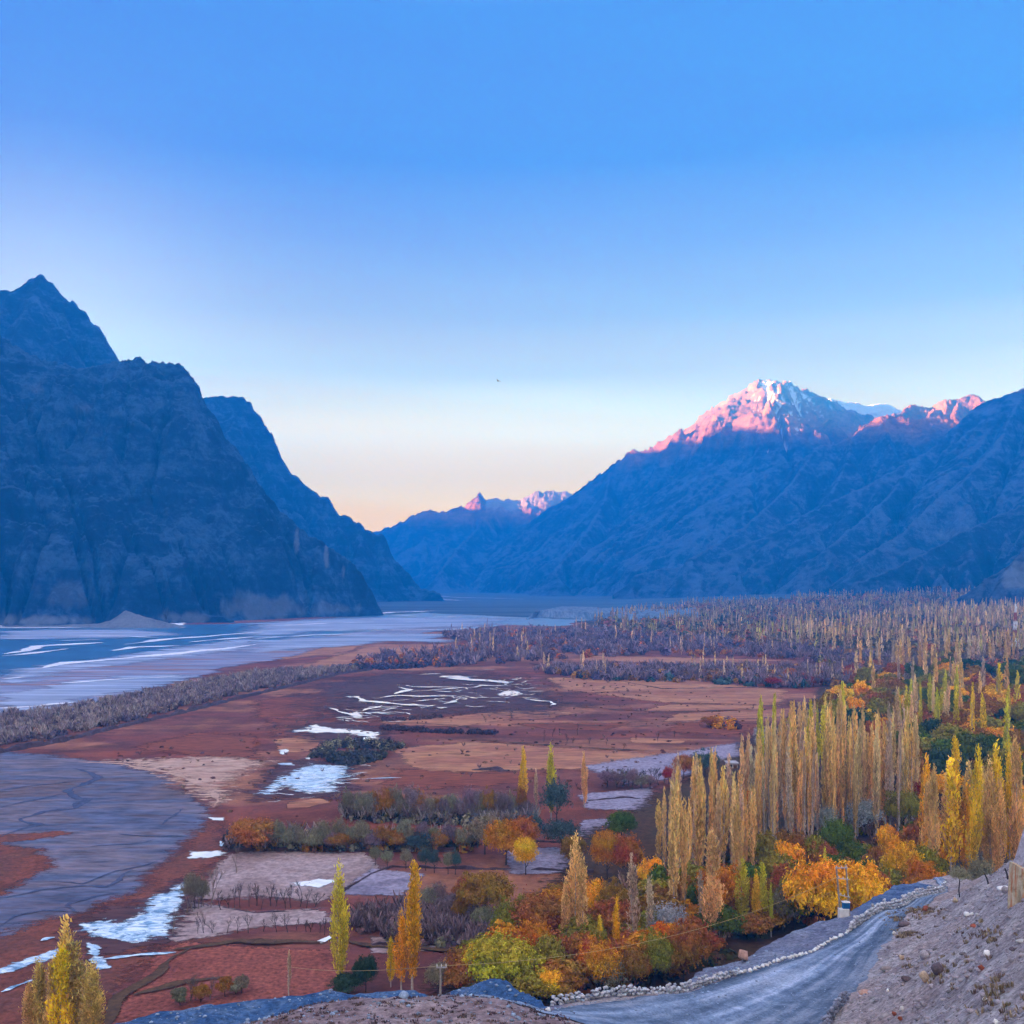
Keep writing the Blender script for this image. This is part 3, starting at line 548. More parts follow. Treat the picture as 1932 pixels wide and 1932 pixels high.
for pts, wd, ht in (([(430, 1606), (560, 1604), (640, 1605), (760, 1607), (860, 1606)], 1.6, .9), ([(640, 1688), (700, 1650), (740, 1636), (900, 1640), (1010, 1642), (1120, 1648)], 1.2, .7), ([(700, 1760), (745, 1722), (800, 1718), (920, 1728)], 1.4, .9), ([(690, 1786), (780, 1782), (900, 1790), (960, 1800)], 1.4, .9),
                    ([(345, 1700), (480, 1724), (600, 1718)], .7, .4), ([(860, 1580), (960, 1585), (1100, 1592)], 1.2, .6), ([(1110, 1512), (1180, 1506), (1225, 1510)], 1., .6), ([(890, 1453), (930, 1453), (960, 1456)], 3., 1.2), ([(1000, 1252), (1250, 1300), (1500, 1296)], 1.4, .5), ([(660, 1545), (760, 1548), (900, 1556)], 1.2, .5)):
    bank('field_bank', pts, wd * .7, ht * .8, DIRT)
sheet('ditch', [], soil('ditch_earth', [(.05, .025, .02), (.09, .05, .025), (.04, .02, .025)], .2, 1.2), .28, strips=[([(150, 1990), (240, 1895), (300, 1840), (322, 1805), (350, 1788)], 2.6), ([(322, 1796), (450, 1776), (610, 1782)], 1.6), ([(250, 1880), (330, 1858), (420, 1852)], 1.8), ([(640, 1775), (760, 1790), (900, 1800)], 1.4), ([(425, 1608), (600, 1606), (860, 1606)], 1.5), ([(1010, 1330), (1250, 1345), (1480, 1338)], 1.6), ([(1000, 1308), (1250, 1306), (1480, 1305)], 1.4), ([(880, 1395), (1100, 1412), (1250, 1418)], 1.3), ([(700, 1362), (860, 1370), (930, 1380)], 1.2), ([(950, 1365), (1200, 1372), (1330, 1362)], 1.2)], soft=.4)
# low terrace with pale gullies beyond the river, and the far wooded plain
TERR = soil('terrace_earth', [(.03, .06, .11), (.13, .18, .26), (.05, .08, .14)], .03, .2, (2.2, .25, .25), soft=False)
tp = [(985, 1166), (1010, 1160), (1100, 1152), (1160, 1142), (1230, 1134), (1320, 1128)]
bm = bmesh.new(); rows = []
for i in range(60):
    t = i / 59 * (len(tp) - 1); j = min(int(t), len(tp) - 2); u = t - j
    px = tp[j][0] + (tp[j + 1][0] - tp[j][0]) * u; x = (px / S - .5) * 1480; y = 1500 + 90 * math.sin(i * .11) + 60 * float(fbm(i * .15, 5.5, 4, 3))
    g = 22 * float(fbm(i * .31, 3.3, 4, 2)) + 9 * float(fbm(i * 1.1, 8.3, 3, 5)); z0 = float(valley(x, y)); e = min(1, i / 6)
    rows.append([bm.verts.new(v) for v in ((x, y + g, z0 - 1), (x + 6, y + 20 + .6 * g, z0 + (4 + 5 * float(fbm(i * .5, 1.1, 3, 9))) * e), (x + 10, y + 34, z0 + 9 * e + .4), (x + 60, y + 330, z0 + 9 * e), (x + 90, y + 700, z0 - 2))])
for a, b in zip(rows[:-1], rows[1:]):
    for j in range(4): bm.faces.new((a[j], b[j], b[j + 1], a[j + 1]))
bmesh.ops.recalc_face_normals(bm, faces=bm.faces[:]); me = bpy.data.meshes.new('terrace'); bm.to_mesh(me); bm.free(); me.materials.append(TERR)
tag(link(bpy.data.objects.new('terrace', me)), kind='structure')

# ---------------- the hill with the road
CREST = [(-1400, 2330, 60), (-800, 2200, 68), (-300, 2060, 77), (0, 1985, 83), (120, 1960, 86), (220, 1936, 88), (300, 1912, 90), (420, 1892, 92), (483, 1886, 93), (520, 1884, 93), (565, 1879, 93), (600, 1876, 94), (623, 1871, 94), (650, 1877, 94), (708, 1868, 95), (783, 1863, 95), (818, 1873, 94), (850, 1869, 94), (883, 1861, 94), (918, 1849, 93), (938, 1840, 92), (955, 1846, 91),
         (966, 1853, 91), (1016, 1881, 88), (1043, 1897, 85), (1248, 1873, 89.5), (1290, 1864, 93), (1326, 1829, 102), (1391, 1814, 108), (1418, 1799, 112), (1449, 1785, 115), (1479, 1766, 119), (1513, 1751, 122), (1548, 1736, 126), (1588, 1729, 129), (1624, 1709, 134), (1656, 1689, 140), (1691, 1671, 146), (1736, 1661, 152), (1796, 1653, 157), (1824, 1656, 148), (1859, 1649, 135), (1893, 1636, 122), (1932, 1612, 112), (2050, 1560, 105), (2300, 1450, 100), (2900, 1350, 92), (4200, 1250, 80)]
ROADL = [(1043, 1898, 84), (1248, 1873, 88.5), (1316, 1862, 92), (1391, 1841, 96), (1454, 1820, 101), (1536, 1792, 109), (1602, 1756, 117), (1661, 1719, 126), (1724, 1697, 134), (1781, 1684, 142)]
def atz(px, py, z): return (px, py, (CH - z) * S / (py - HV))
ROADR = [atz(1480, 1990, 26.2), atz(1556, 1932, 25), atz(1600, 1890, 24.3), atz(1649, 1831, 23), atz(1687, 1764, 21), atz(1741, 1719, 19.3), atz(1761, 1699, 18.3), atz(1790, 1686, 16.9)]
ctl = [P(*q) for q in CREST if -900 < q[0] < 2400] + [P(*q) for q in ROADL] + [P(*q) for q in ROADR]
ctl += [P(*q) for q in [(483, 1929, 72), (558, 1911, 75), (643, 1899, 77), (733, 1891, 78), (833, 1889, 78), (933, 1886, 77), (1026, 1909, 74), (1071, 1924, 71), (300, 1990, 66), (0, 2080, 58)]]
ctl += [P(*atz(*q)) for q in [(483, 2050, 32), (733, 2050, 31.5), (933, 2050, 31.5), (1200, 2050, 31), (1400, 2100, 32), (1250, 1932, 24.9), (1400, 1900, 24), (1700, 1850, 28), (1750, 1932, 31.5), (1850, 1932, 37), (1932, 1932, 41), (1932, 1800, 39), (1800, 1800, 30), (1800, 1740, 24), (1810, 1700, 20), (1850, 1720, 28.5),
                             (1932, 1700, 36), (1932, 1640, 33), (1880, 1680, 28), (1650, 1870, 26), (1720, 1780, 24.5), (1620, 1932, 26.5)]]
ctl += [((p / S - .5) * 85, 85, 22.4) for p in (300, 483, 600, 733, 850, 933)]
ctl += [(0, 0, 58.3), (0, 12, 53.), (0, -30, 62), (-40, 0, 52), (40, 0, 62), (30, 18, 52), (60, 30, 52), (80, 60, 47), (-40, 40, 37), (0, 35, 41.5), (-80, 0, 45), (-80, 60, 24), (18, 40, 41.5), (10, 25, 47), (120, 80, 46), (90, 110, 40), (-100, -30, 46), (120, -30, 66)]
ctl = np.array(ctl)
def _U(r2): return np.where(r2 > 1e-9, .5 * r2 * np.log(np.maximum(r2, 1e-9)), 0.)
_n = len(ctl); _d2 = ((ctl[:, None, :2] - ctl[None, :, :2]) ** 2).sum(-1) / 1e4
_A = np.zeros((_n + 3, _n + 3)); _A[:_n, :_n] = _U(_d2) + np.eye(_n) * 2e-5; _A[:_n, _n] = 1; _A[:_n, _n + 1:] = ctl[:, :2] / 100; _A[_n:, :_n] = _A[:_n, _n:].T
_w = np.linalg.solve(_A, np.concatenate([ctl[:, 2], [0, 0, 0]]))
def tps(x, y):
    x = np.asarray(x, float); y = np.asarray(y, float); z = _w[_n] + _w[_n + 1] * x / 100 + _w[_n + 2] * y / 100
    for i in range(_n): z = z + _w[i] * _U(((x - ctl[i, 0]) ** 2 + (y - ctl[i, 1]) ** 2) / 1e4)
    return z
_ca = np.array([math.atan(q[0] / S - .5) for q in CREST]); _cr = np.array([q[2] * math.hypot(1, q[0] / S - .5) for q in CREST])
def hill(x, y):
    x = np.asarray(x, float); y = np.asarray(y, float)
    a = np.arctan2(x, np.maximum(y, 1e-3)); r = np.hypot(x, y); rc = np.interp(a, _ca, _cr)
    over = np.where(y > 1, np.maximum(r - rc, 0), 0); k = np.where(over > 0, rc / np.maximum(r, 1e-6), 1)
    return tps(x * k, y * k) - .85 * over - np.where(over > 0, .25 * np.minimum(over, 6), 0)
def hit(px, py, y0=25, y1=190):            # first point of the hill seen at (px, py)
    Ys = np.arange(y0, y1, .25); x = (px / S - .5) * Ys; zr = CH + (HV - py) / S * Ys
    m = np.nonzero(hill(x, Ys) >= zr)[0]
    Y = Ys[m[0]] if len(m) else y1
    return np.array(((px / S - .5) * Y, Y, float(hill((px / S - .5) * Y, Y))))
hx = np.arange(-110, 135, .5); hy = np.arange(-30, 215, .5)
HX, HY = np.meshgrid(hx, hy); HZ = hill(HX, HY)
pxx = (HX / np.maximum(HY, 1) + .5) * S
rl = np.array([P(*q)[:2] for q in ROADL]); rr = np.array([P(*q)[:2] for q in ROADR])
Lx = np.interp(HY, rl[:, 1], rl[:, 0]); Rx = np.interp(HY, rr[:, 1], rr[:, 0])
onroad = sstep((HX - Lx + 1.) / 2.) * sstep((Rx - HX + 1.5) / 3.) * (HY > 72) * (HY < 143)
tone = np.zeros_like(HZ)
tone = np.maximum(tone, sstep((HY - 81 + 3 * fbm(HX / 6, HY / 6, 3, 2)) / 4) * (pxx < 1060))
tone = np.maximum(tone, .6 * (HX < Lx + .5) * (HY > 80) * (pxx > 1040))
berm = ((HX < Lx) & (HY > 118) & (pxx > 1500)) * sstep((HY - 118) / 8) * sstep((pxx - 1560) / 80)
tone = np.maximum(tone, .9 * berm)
hump = sstep((1110 - pxx) / 60) * (HY < 86)
nz = .55 * fbm(HX / 9, HY / 9, 4, 1) + .22 * fbm(HX / 2.2, HY / 2.2, 4, 6) + .10 * fbm(HX / .9, HY / .9, 2, 9)
nz = nz * (1 - .85 * onroad)
HZ = HZ + nz
HF = gridfaces(len(hx), len(hy)); zf = (HZ - valley(HX, HY)).ravel()[HF].max(1)
HF = HF[zf > -2.5]
kh = NT('hill_earth'); ch = kh.coord()
a1 = kh.noise(ch, .35, 8, .68, .4); a2 = kh.noise(ch, 2.4, 7, .72); a3 = kh.noise(ch, .07, 5, .6)
tn = kh.attr('tone'); hmp = kh.attr('hump')
c0 = kh.ramp(a1, [(.36, (.20, .165, .175)), (.5, (.31, .27, .275)), (.62, (.40, .36, .36))])
c0 = kh.mix(kh.ramp(a3, [(.5, 0.), (.62, .55)]), c0, (.30, .21, .18))
c1 = kh.ramp(a1, [(.38, (.16, .105, .11)), (.5, (.24, .17, .175)), (.64, (.34, .255, .25))])
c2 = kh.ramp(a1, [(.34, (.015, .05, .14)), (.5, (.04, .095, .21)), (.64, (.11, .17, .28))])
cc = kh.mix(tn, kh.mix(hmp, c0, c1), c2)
vor = kh.n('ShaderNodeTexVoronoi'); kh.set(vor.inputs['Vector'], ch); vor.inputs['Scale'].default_value = 1.1
spk = kh.ramp(vor.outputs[0], [(.10, .45), (.22, 1.)])
cc = kh.mix(1., cc, kh.ramp(a2, [(.34, .45), (.5, 1.), (.66, 1.5)]), 'MULTIPLY'); cc = kh.mix(.5, cc, kh.mix(1., cc, spk, 'MULTIPLY'))
kh.color(cc); kh.bump(kh.math('ADD', a1, kh.math('MULTIPLY', a2, .5)), 1., .5)
hl = meshobj('hillside', np.stack([HX, HY, HZ], -1).reshape(-1, 3), HF, kh.m, None, True, {'tone': ('POINT', tone.ravel()), 'hump': ('POINT', hump.ravel())})
tag(hl, kind='structure')
def ground_h(x, y):                        # height of the hill mesh
    i = np.clip((np.asarray(y) + 30) / .5, 0, len(hy) - 1.01); j = np.clip((np.asarray(x) + 110) / .5, 0, len(hx) - 1.01)
    i0 = i.astype(int); j0 = j.astype(int); u = i - i0; v = j - j0
    return (HZ[i0, j0] * (1 - v) + HZ[i0, j0 + 1] * v) * (1 - u) + (HZ[i0 + 1, j0] * (1 - v) + HZ[i0 + 1, j0 + 1] * v) * u
# road sheet
L3 = [P(*q) for q in ROADL]; R3 = [P(*q) for q in ROADR]
def along(pts, t):
    a = np.array(pts); d = np.concatenate([[0], np.cumsum(np.hypot(*np.diff(a[:, :2], axis=0).T))]); d /= d[-1]
    return np.array([np.interp(t, d, a[:, j]) for j in range(3)]).T
def stretchline(pts, p0, p1): return [p0] + list(pts) + [p1]
tt = np.linspace(0, 1, 200); a_ = along(stretchline(L3[1:], (-6, 76, 0), (64., 158, 0)), tt); b_ = along(stretchline(R3, (14, 66, 0), (66., 157, 0)), tt)
ss = np.linspace(0, 1, 40)
RX = a_[:, None, 0] * (1 - ss) + b_[:, None, 0] * ss; RY = a_[:, None, 1] * (1 - ss) + b_[:, None, 1] * ss
edge = .6 * fbm(RX / 3, RY / 3, 3, 12) * (np.abs(ss - .5) * 2)[None, :] ** 4; RX = RX + edge
RZ = ground_h(RX, RY) + .10 - .14 * (np.abs(ss - .5) * 2)[None, :] ** 6 + .05 * fbm(RX / 1.5, RY / 1.5, 3, 4)
kr = NT('gravel_road'); cr_ = kr.coord(); lane = kr.attr('lane')
g1 = kr.noise(cr_, .5, 7, .68, .5); g2 = kr.noise(cr_, 4., 6, .7)
gl_ = kr.n('ShaderNodeTexNoise', noise_dimensions='2D'); gl_.inputs['Scale'].default_value = 1.; gl_.inputs['Detail'].default_value = 4
cv = kr.n('ShaderNodeCombineXYZ', i0=kr.math('MULTIPLY', lane, 9.), i1=kr.math('MULTIPLY', kr.attr('run'), 5.)).outputs[0]; kr.set(gl_.inputs['Vector'], cv)
base_r = kr.ramp(kr.math('ADD', kr.math('MULTIPLY', g1, .45), kr.math('MULTIPLY', gl_.outputs[0], .55)), [(.38, (.085, .125, .20)), (.5, (.18, .24, .345)), (.60, (.33, .385, .50))])
base_r = kr.mix(1., base_r, kr.ramp(g2, [(.33, .62), (.5, 1.), (.66, 1.3)]), 'MULTIPLY')
wear = kr.ramp(lane, [(0., .62), (.14, .78), (.22, 1.22), (.30, .92), (.38, .95), (.48, 1.28), (.56, 1.0), (.66, .84), (.8, .72), (1., .62)])
kr.color(kr.mix(1., base_r, wear, 'MULTIPLY')); kr.bump(kr.math('ADD', g1, g2), 1., .25)
ro = meshobj('road', np.stack([RX, RY, RZ], -1).reshape(-1, 3), gridfaces(40, 200), kr.m, None, True, {'lane': ('POINT', np.broadcast_to(ss, RX.shape).ravel()), 'run': ('POINT', np.broadcast_to(tt[:, None], RX.shape).ravel())})
tag(ro, kind='structure')
# ---------------- foliage: crowns are built from many small leaf clumps
rng = np.random.RandomState(11)
def unit(v): return v / (np.linalg.norm(v, axis=-1, keepdims=True) + 1e-9)
def quads(c, a, b):
    V = np.stack([c - a - b, c + a - b * .6, c + a * 1.1 + b * .6, c - a + b], 1).reshape(-1, 3)
    return V, np.arange(len(V)).reshape(-1, 4)
def leafmat(name, obj=True, trans=.14):
    k = NT(name)
    base_ = k.n('ShaderNodeObjectInfo').outputs['Color'] if obj else k.attr('leaf', 0)
    br = k.attr('br'); hu = k.attr('hu')
    cc = k.mix(1., base_, k.ramp(br, [(0., .3), (.5, .95), (1., 1.7)]), 'MULTIPLY')
    hs = k.n('ShaderNodeHueSaturation'); k.set(hs.inputs['Color'], cc); k.set(hs.inputs['Hue'], k.math('MULTIPLY_ADD', hu, .075, .4625))
    cc = hs.outputs[0]
    k.color(cc); k.b.inputs['Specular IOR Level'].default_value = .05
    tr = k.n('ShaderNodeBsdfTranslucent', i0=cc)
    mx = k.n('ShaderNodeMixShader', i0=trans, i1=k.b.outputs[0], i2=tr.outputs[0])
    k.t.links.new(mx.outputs[0], k.t.nodes['Material Output'].inputs['Surface'])
    return k.m
LEAF = leafmat('autumn_leaf'); LEAFS = leafmat('thicket_leaf', False)
BARK = plain('grey_bark', (.16, .12, .10), .9, .4, 4.); PALEBARK = plain('pale_bark', (.42, .36, .32), .85, .3, 3.); DARKBARK = plain('dark_bark', (.05, .036, .034), .9, .4, 4.)
def crown_mesh(name, c, a, b, br, hu):
    V, F = quads(c, a, b); o = meshobj(name, V, F, LEAF, None, False, {'br': ('FACE', br), 'hu': ('FACE', hu)})
    me = o.data; bpy.data.objects.remove(o); return me
def poplar_crown(seed, n, W=1.6, sparse=0.):
    """a 20 m Lombardy poplar: upswept plumes round the stem"""
    r = np.random.RandomState(seed); K = 24; H = 20.
    t0 = r.uniform(.10, .68, K) * H; t0[:6] = r.uniform(.08, .2, 6) * H; top = np.minimum(t0 + r.uniform(.22, .45, K) * H, H * r.uniform(.86, 1., K)); top[0] = H; t0[0] = .55 * H
    mx_ = r.uniform(.25, .55); bare_ = r.choice([0, 0, .06, .14]); t0 = np.maximum(t0, bare_ * H); ang = r.uniform(0, 2 * np.pi, K); off = r.uniform(.25, 1., K) * W * .72; off[0] = 0
    k = r.randint(0, K, n); s = r.uniform(0, 1, n) ** .9; z = t0[k] + s * (top[k] - t0[k])
    prof = np.interp(z / H, [0, .1, mx_, mx_ + .2, .82, .94, 1.], [.3, .6, 1., .92, .58, .28, .05])
    rad = off[k] * prof * (.35 + .65 * np.minimum(1, s * 3)); bend = .25 * np.sin(z * .5 + k)
    p = np.stack([np.cos(ang[k]) * rad + .25 * bend, np.sin(ang[k]) * rad, z], -1)
    p += r.normal(0, 1, (n, 3)) * np.array([.24, .24, .3]) * (W / 1.6)
    sz = r.uniform(.6, 1.3, n) * math.sqrt(1400 / n)
    out = unit(np.stack([p[:, 0], p[:, 1], 0 * z], -1) + r.normal(0, .3, (n, 3)))
    a = unit(np.stack([out[:, 0] * .35, out[:, 1] * .35, np.ones(n)], -1) + r.normal(0, .28, (n, 3))) * (.36 * sz)[:, None]
    tang = unit(np.cross(a, r.normal(0, 1, (n, 3)))); b = tang * (.13 * sz)[:, None]
    pb = r.uniform(.2, .8, K)
    br = np.clip(pb[k] + r.normal(0, .12, n), 0, 1); hu = np.clip(.5 + r.normal(0, .12, n) + .25 * (z / H - .5), 0, 1)
    if sparse:
        m = r.rand(n) > sparse * (1 - z / H * .4); p, a, b, br, hu = p[m], a[m], b[m], br[m], hu[m]
    return crown_mesh('crown', p, a, b, br, hu)
def broad_crown(seed, n, flat=.85, leaf=.34, lobes=15, gap=.0):
    """a 10 m wide, 9 m tall round crown made of uneven lobes, base 1.5 m above ground"""
    r = np.random.RandomState(seed); L = lobes
    th = r.uniform(0, 2 * np.pi, L); ph = np.arccos(r.uniform(-.25, 1., L)); R_ = r.uniform(.9, 2.3, L)
    q_ = r.uniform(.5, 1.12, L)
    C = np.stack([np.sin(ph) * np.cos(th) * 3.5 * q_, np.sin(ph) * np.sin(th) * 3.5 * q_, np.cos(ph) * 3.2 * flat * q_ + 4.6], -1) * np.array([1, 1, 1]); C[0] = (0, 0, 4.6); R_[0] = 3.4
    x_ = r.randint(1, L, 16); th2 = r.uniform(0, 6.28, 16); ph2 = np.arccos(r.uniform(-.1, 1, 16)); C2 = np.stack([np.sin(ph2) * np.cos(th2), np.sin(ph2) * np.sin(th2), np.cos(ph2) * flat], -1) * r.uniform(4.2, 5.3, (16, 1)) + np.array([0, 0, 4.4]); C = np.concatenate([C, C2]); R_ = np.concatenate([R_, r.uniform(.35, .85, 16)]); L += 16
    w_ = R_ ** 2; k = r.choice(L, n, p=w_ / w_.sum()); d = unit(r.normal(0, 1, (n, 3))); d[:, 2] = np.where(d[:, 2] < -.35, -d[:, 2] * .6, d[:, 2])
    rr_ = R_[k] * r.uniform(0, 1, n) ** .22
    bump_ = 1 + .18 * np.sin(d[:, 0] * 7 + k) * np.sin(d[:, 1] * 8 + 2 * k) + .12 * np.sin(d[:, 2] * 13 + k)
    p = C[k] + d * (rr_ * bump_)[:, None] * np.array([1, 1, flat]) + r.normal(0, .2, (n, 3)) * (1 + 2 * (r.rand(n, 1) > .9))
    p[:, 2] = np.maximum(p[:, 2], 1. + r.uniform(0, 1.2, n))
    if gap:
        q = perlin(p[:, 0] * .9 + p[:, 2] * .6, p[:, 1] * .9 - p[:, 2] * .5, seed); m = q > (gap - .45); p, d, k = p[m], d[m], k[m]; n = len(p)
    a = unit(np.cross(d, r.normal(0, 1, (n, 3)))); b = unit(np.cross(a, d + r.normal(0, .5, (n, 3))))
    sz = r.uniform(.6, 1.4, n) * leaf
    cl = perlin(p[:, 0] * .8 + 3 * k, p[:, 1] * .8 + p[:, 2] * .7, seed + 3)
    br = np.clip(.5 + .62 * cl + r.normal(0, .09, n), 0, 1); hu = np.clip(.5 + r.normal(0, .09, n) + .6 * perlin(p[:, 0] * .35, p[:, 2] * .35, seed + 9), 0, 1)
    return crown_mesh('crown', p, a * sz[:, None], b * (sz * .62)[:, None], br, hu)
def stem_mesh(seed, h, r0, mat, n=6, lean=.3, branches=0, reach=3., up=.9):
    r = random.Random(seed); m = MB(); pts = [(0, 0, -.6)]; x = y = 0
    for i in range(1, 8):
        x += r.uniform(-1, 1) * lean * h / 40; y += r.uniform(-1, 1) * lean * h / 40; pts.append((x, y, h * i / 7))
    m.tube(pts, [r0 * (1.25 if i == 0 else 1 - .12 * i) for i in range(8)], n)
    for j in range(branches):
        i = r.randint(2, 6); p = Vector(pts[i]); a = r.uniform(0, 6.28); L = reach * r.uniform(.6, 1.1)
        q = p + Vector((math.cos(a) * L * .5, math.sin(a) * L * .5, L * up * .45)); e = q + Vector((math.cos(a + .3) * L * .45, math.sin(a + .3) * L * .45, L * up * .6))
        m.tube([p, q, e], [r0 * .5, r0 * .3, r0 * .1], 4, False)
    o = m.build('trunk', mat); me = o.data; bpy.data.objects.remove(o); return me
def bare_mesh(seed, H=7., spread=.55, twig=4, mat=None):
    """a leafless tree: forked trunk, limbs and fine twigs"""
    r = random.Random(seed); tr = MB(); tw = MB()
    def grow(p, d, L, rad, lev):
        q = p + d * L * .5 + Vector((r.uniform(-1, 1), r.uniform(-1, 1), 0)) * L * .06; e = q + (d + Vector((r.uniform(-.2, .2), r.uniform(-.2, .2), .1))).normalized() * L * .5
        (tr if lev < 2 else tw).tube([p, q, e], [rad, rad * .8, rad * .6], 5 if lev < 2 else 3, False)
        if lev < twig:
            for _ in range(r.randint(2, 3) + (lev > 0)):
                a = r.uniform(0, 6.28); nd = (d + spread * Vector((math.cos(a), math.sin(a), .35))).normalized()
                grow(e if r.random() < .7 else q, nd, L * r.uniform(.55, .8), max(rad * .55, .03), lev + 1)
    d0 = Vector((r.uniform(-.25, .25), r.uniform(-.25, .25), 1)).normalized()
    grow(Vector((0, 0, -.3)), d0, H * .38, H * .028, 0)
    out = []
    for b, nm in ((tr, 'trunk'), (tw, 'branches')):
        o = b.build(nm, mat or DARKBARK); out.append(o.data); bpy.data.objects.remove(o)
    return out
POP = [poplar_crown(100 + i, 4600, 1.7 + .12 * (i % 3)) for i in range(8)]
POPS = [poplar_crown(160 + i, 2600, 1.5, .62) for i in range(4)]
POPM = [poplar_crown(120 + i, 1700, 1.5 + .15 * (i % 3), .12 * (i % 2)) for i in range(10)]
POPL = [poplar_crown(140 + i, 220, 1.5, .0) for i in range(4)]
BRO = [broad_crown(200 + i, 17000, .8 + .1 * (i % 3), .15, 30 + 3 * i, .14) for i in range(5)]
BROM = [broad_crown(220 + i, 5200, .85, .27, 26 + 2 * i, .10) for i in range(5)]
WIL = [broad_crown(240 + i, 7000, .95, .15, 30, .28) for i in range(4)]
PST = [stem_mesh(300 + i, 15, .19, PALEBARK, 6, .25) for i in range(4)]
BST = [stem_mesh(310 + i, 5.5, .22, DARKBARK, 6, .5, 6, 3.2) for i in range(4)]
BARE = [bare_mesh(400 + i, 7., 0.5 + .1 * (i % 3), 4) for i in range(7)]
BAREG = [bare_mesh(450 + i, 7., .42, 4, BARK) for i in range(3)]
GOLD = (.90, .44, .015); YEL = (.95, .62, .02); YGR = (.66, .55, .04); TANC = (.80, .49, .17); PALE = (.76, .51, .24); PINK = (.58, .41, .27); ORA = (.58, .23, .015); RUST = (.38, .13, .035); RED = (.42, .07, .035)
OLIVE = (.26, .22, .025); GREEN = (.09, .13, .016); DKG = (.04, .075, .04); TEAL = (.06, .10, .095); SILV = (.34, .36, .36); OGR = (.22, .20, .125); BRN = (.30, .145, .025); PURP = (.22, .15, .17); CRIM = (.30, .05, .03)
COLN = {GOLD: 'golden', YEL: 'bright yellow', YGR: 'yellow green', TANC: 'tan', PALE: 'pale straw', PINK: 'pinkish grey', ORA: 'orange', RUST: 'rust brown', RED: 'dark red', OLIVE: 'olive', GREEN: 'green', DKG: 'dark green', TEAL: 'dark teal', SILV: 'silver grey', OGR: 'olive grey', BRN: 'brown', PURP: 'mauve grey', CRIM: 'crimson'}
def mdl(name, me, parent): return link(bpy.data.objects.new(name, me), parent)
def jitc(c, r, s=.14): k = 1 + r.uniform(-s, s); return tuple(min(1., v * k * (1 + r.uniform(-.08, .08))) for v in c) + (1,)
RT = random.Random(5); LAB = {}
def place_tree(kind, x, y, z, h, wd, c, label, group, near=1, trunk=True):
    """kind: poplar / tree / willow / bare; h height, wd crown width in metres"""
    nm = {'poplar': 'poplar_tree', 'tree': 'autumn_tree', 'willow': 'willow_tree', 'bare': 'bare_tree', 'shrub': 'shrub'}[kind]
    o = empty(nm, (x, y, z), RT.uniform(0, 6.28)); o.rotation_euler.x = RT.gauss(0, .018); o.rotation_euler.y = RT.gauss(0, .018); tag(o, label, 'shrub' if kind == 'shrub' else 'tree', group)
    if kind == 'poplar':
        me = RT.choice(POPS if near and (c == PINK or RT.random() < .22) else POP if near == 2 else POPM if near == 1 else POPL); sx = wd / 3.2; sz = h / 20.; sm = RT.choice(PST)
        if near and RT.random() < .35: sx *= .72
    elif kind in ('tree', 'shrub'):
        me = RT.choice(BRO if near == 2 else BROM); sx = wd / 10.5; sz = h / 9.5; sm = RT.choice(BST)
    elif kind == 'willow':
        me = RT.choice(WIL); sx = wd / 10.5; sz = h / 9.8; sm = RT.choice(BST)
    else:
        a, b = RT.choice(BAREG if c == OGR else BARE)
        for n_, m_ in (('trunk', a), ('branches', b)): q = mdl(n_, m_, o); q.scale = (wd / 6., wd / 6., h / 7.)
        return o
    q = mdl('crown', me, o); q.scale = (sx, sx, sz); q.color = jitc(c, RT)
    if trunk:
        q = mdl('trunk', sm, o); t = min(1.3, max(.5, h / 18)) if kind == 'poplar' else max(.4, sx)
        q.scale = (t, t, sz)
    return o
def by_px(kind, px, pyb, pyt, wpx, c, label, group=None, near=2):
    """a tree whose foot stands on the valley floor at photo row pyb, top at pyt"""
    x, y, z = G(px, pyb); wpx = wpx * (1.3 if kind == 'poplar' else 1); return place_tree(kind, x, y, z, (pyb - pyt) / S * y, wpx / S * y, c, label, group, near)
def inside(p, poly):
    c = False; x, y = p
    for (ax, ay), (bx, by) in zip(poly, poly[1:] + poly[:1]):
        if (ay > y) != (by > y) and x < (bx - ax) * (y - ay) / (by - ay) + ax: c = not c
    return c
def scatter(polypx, n, sep, seed):
    poly = [G(*p)[:2] for p in polypx]; xs_ = [p[0] for p in poly]; ys_ = [p[1] for p in poly]; r = random.Random(seed); out = []; tries = 0
    while len(out) < n and tries < n * 60:
        tries += 1; p = (r.uniform(min(xs_), max(xs_)), r.uniform(min(ys_), max(ys_)))
        if inside(p, poly) and all((p[0] - q[0]) ** 2 + (p[1] - q[1]) ** 2 > sep * sep for q in out[-400:]): out.append(p)
    return out
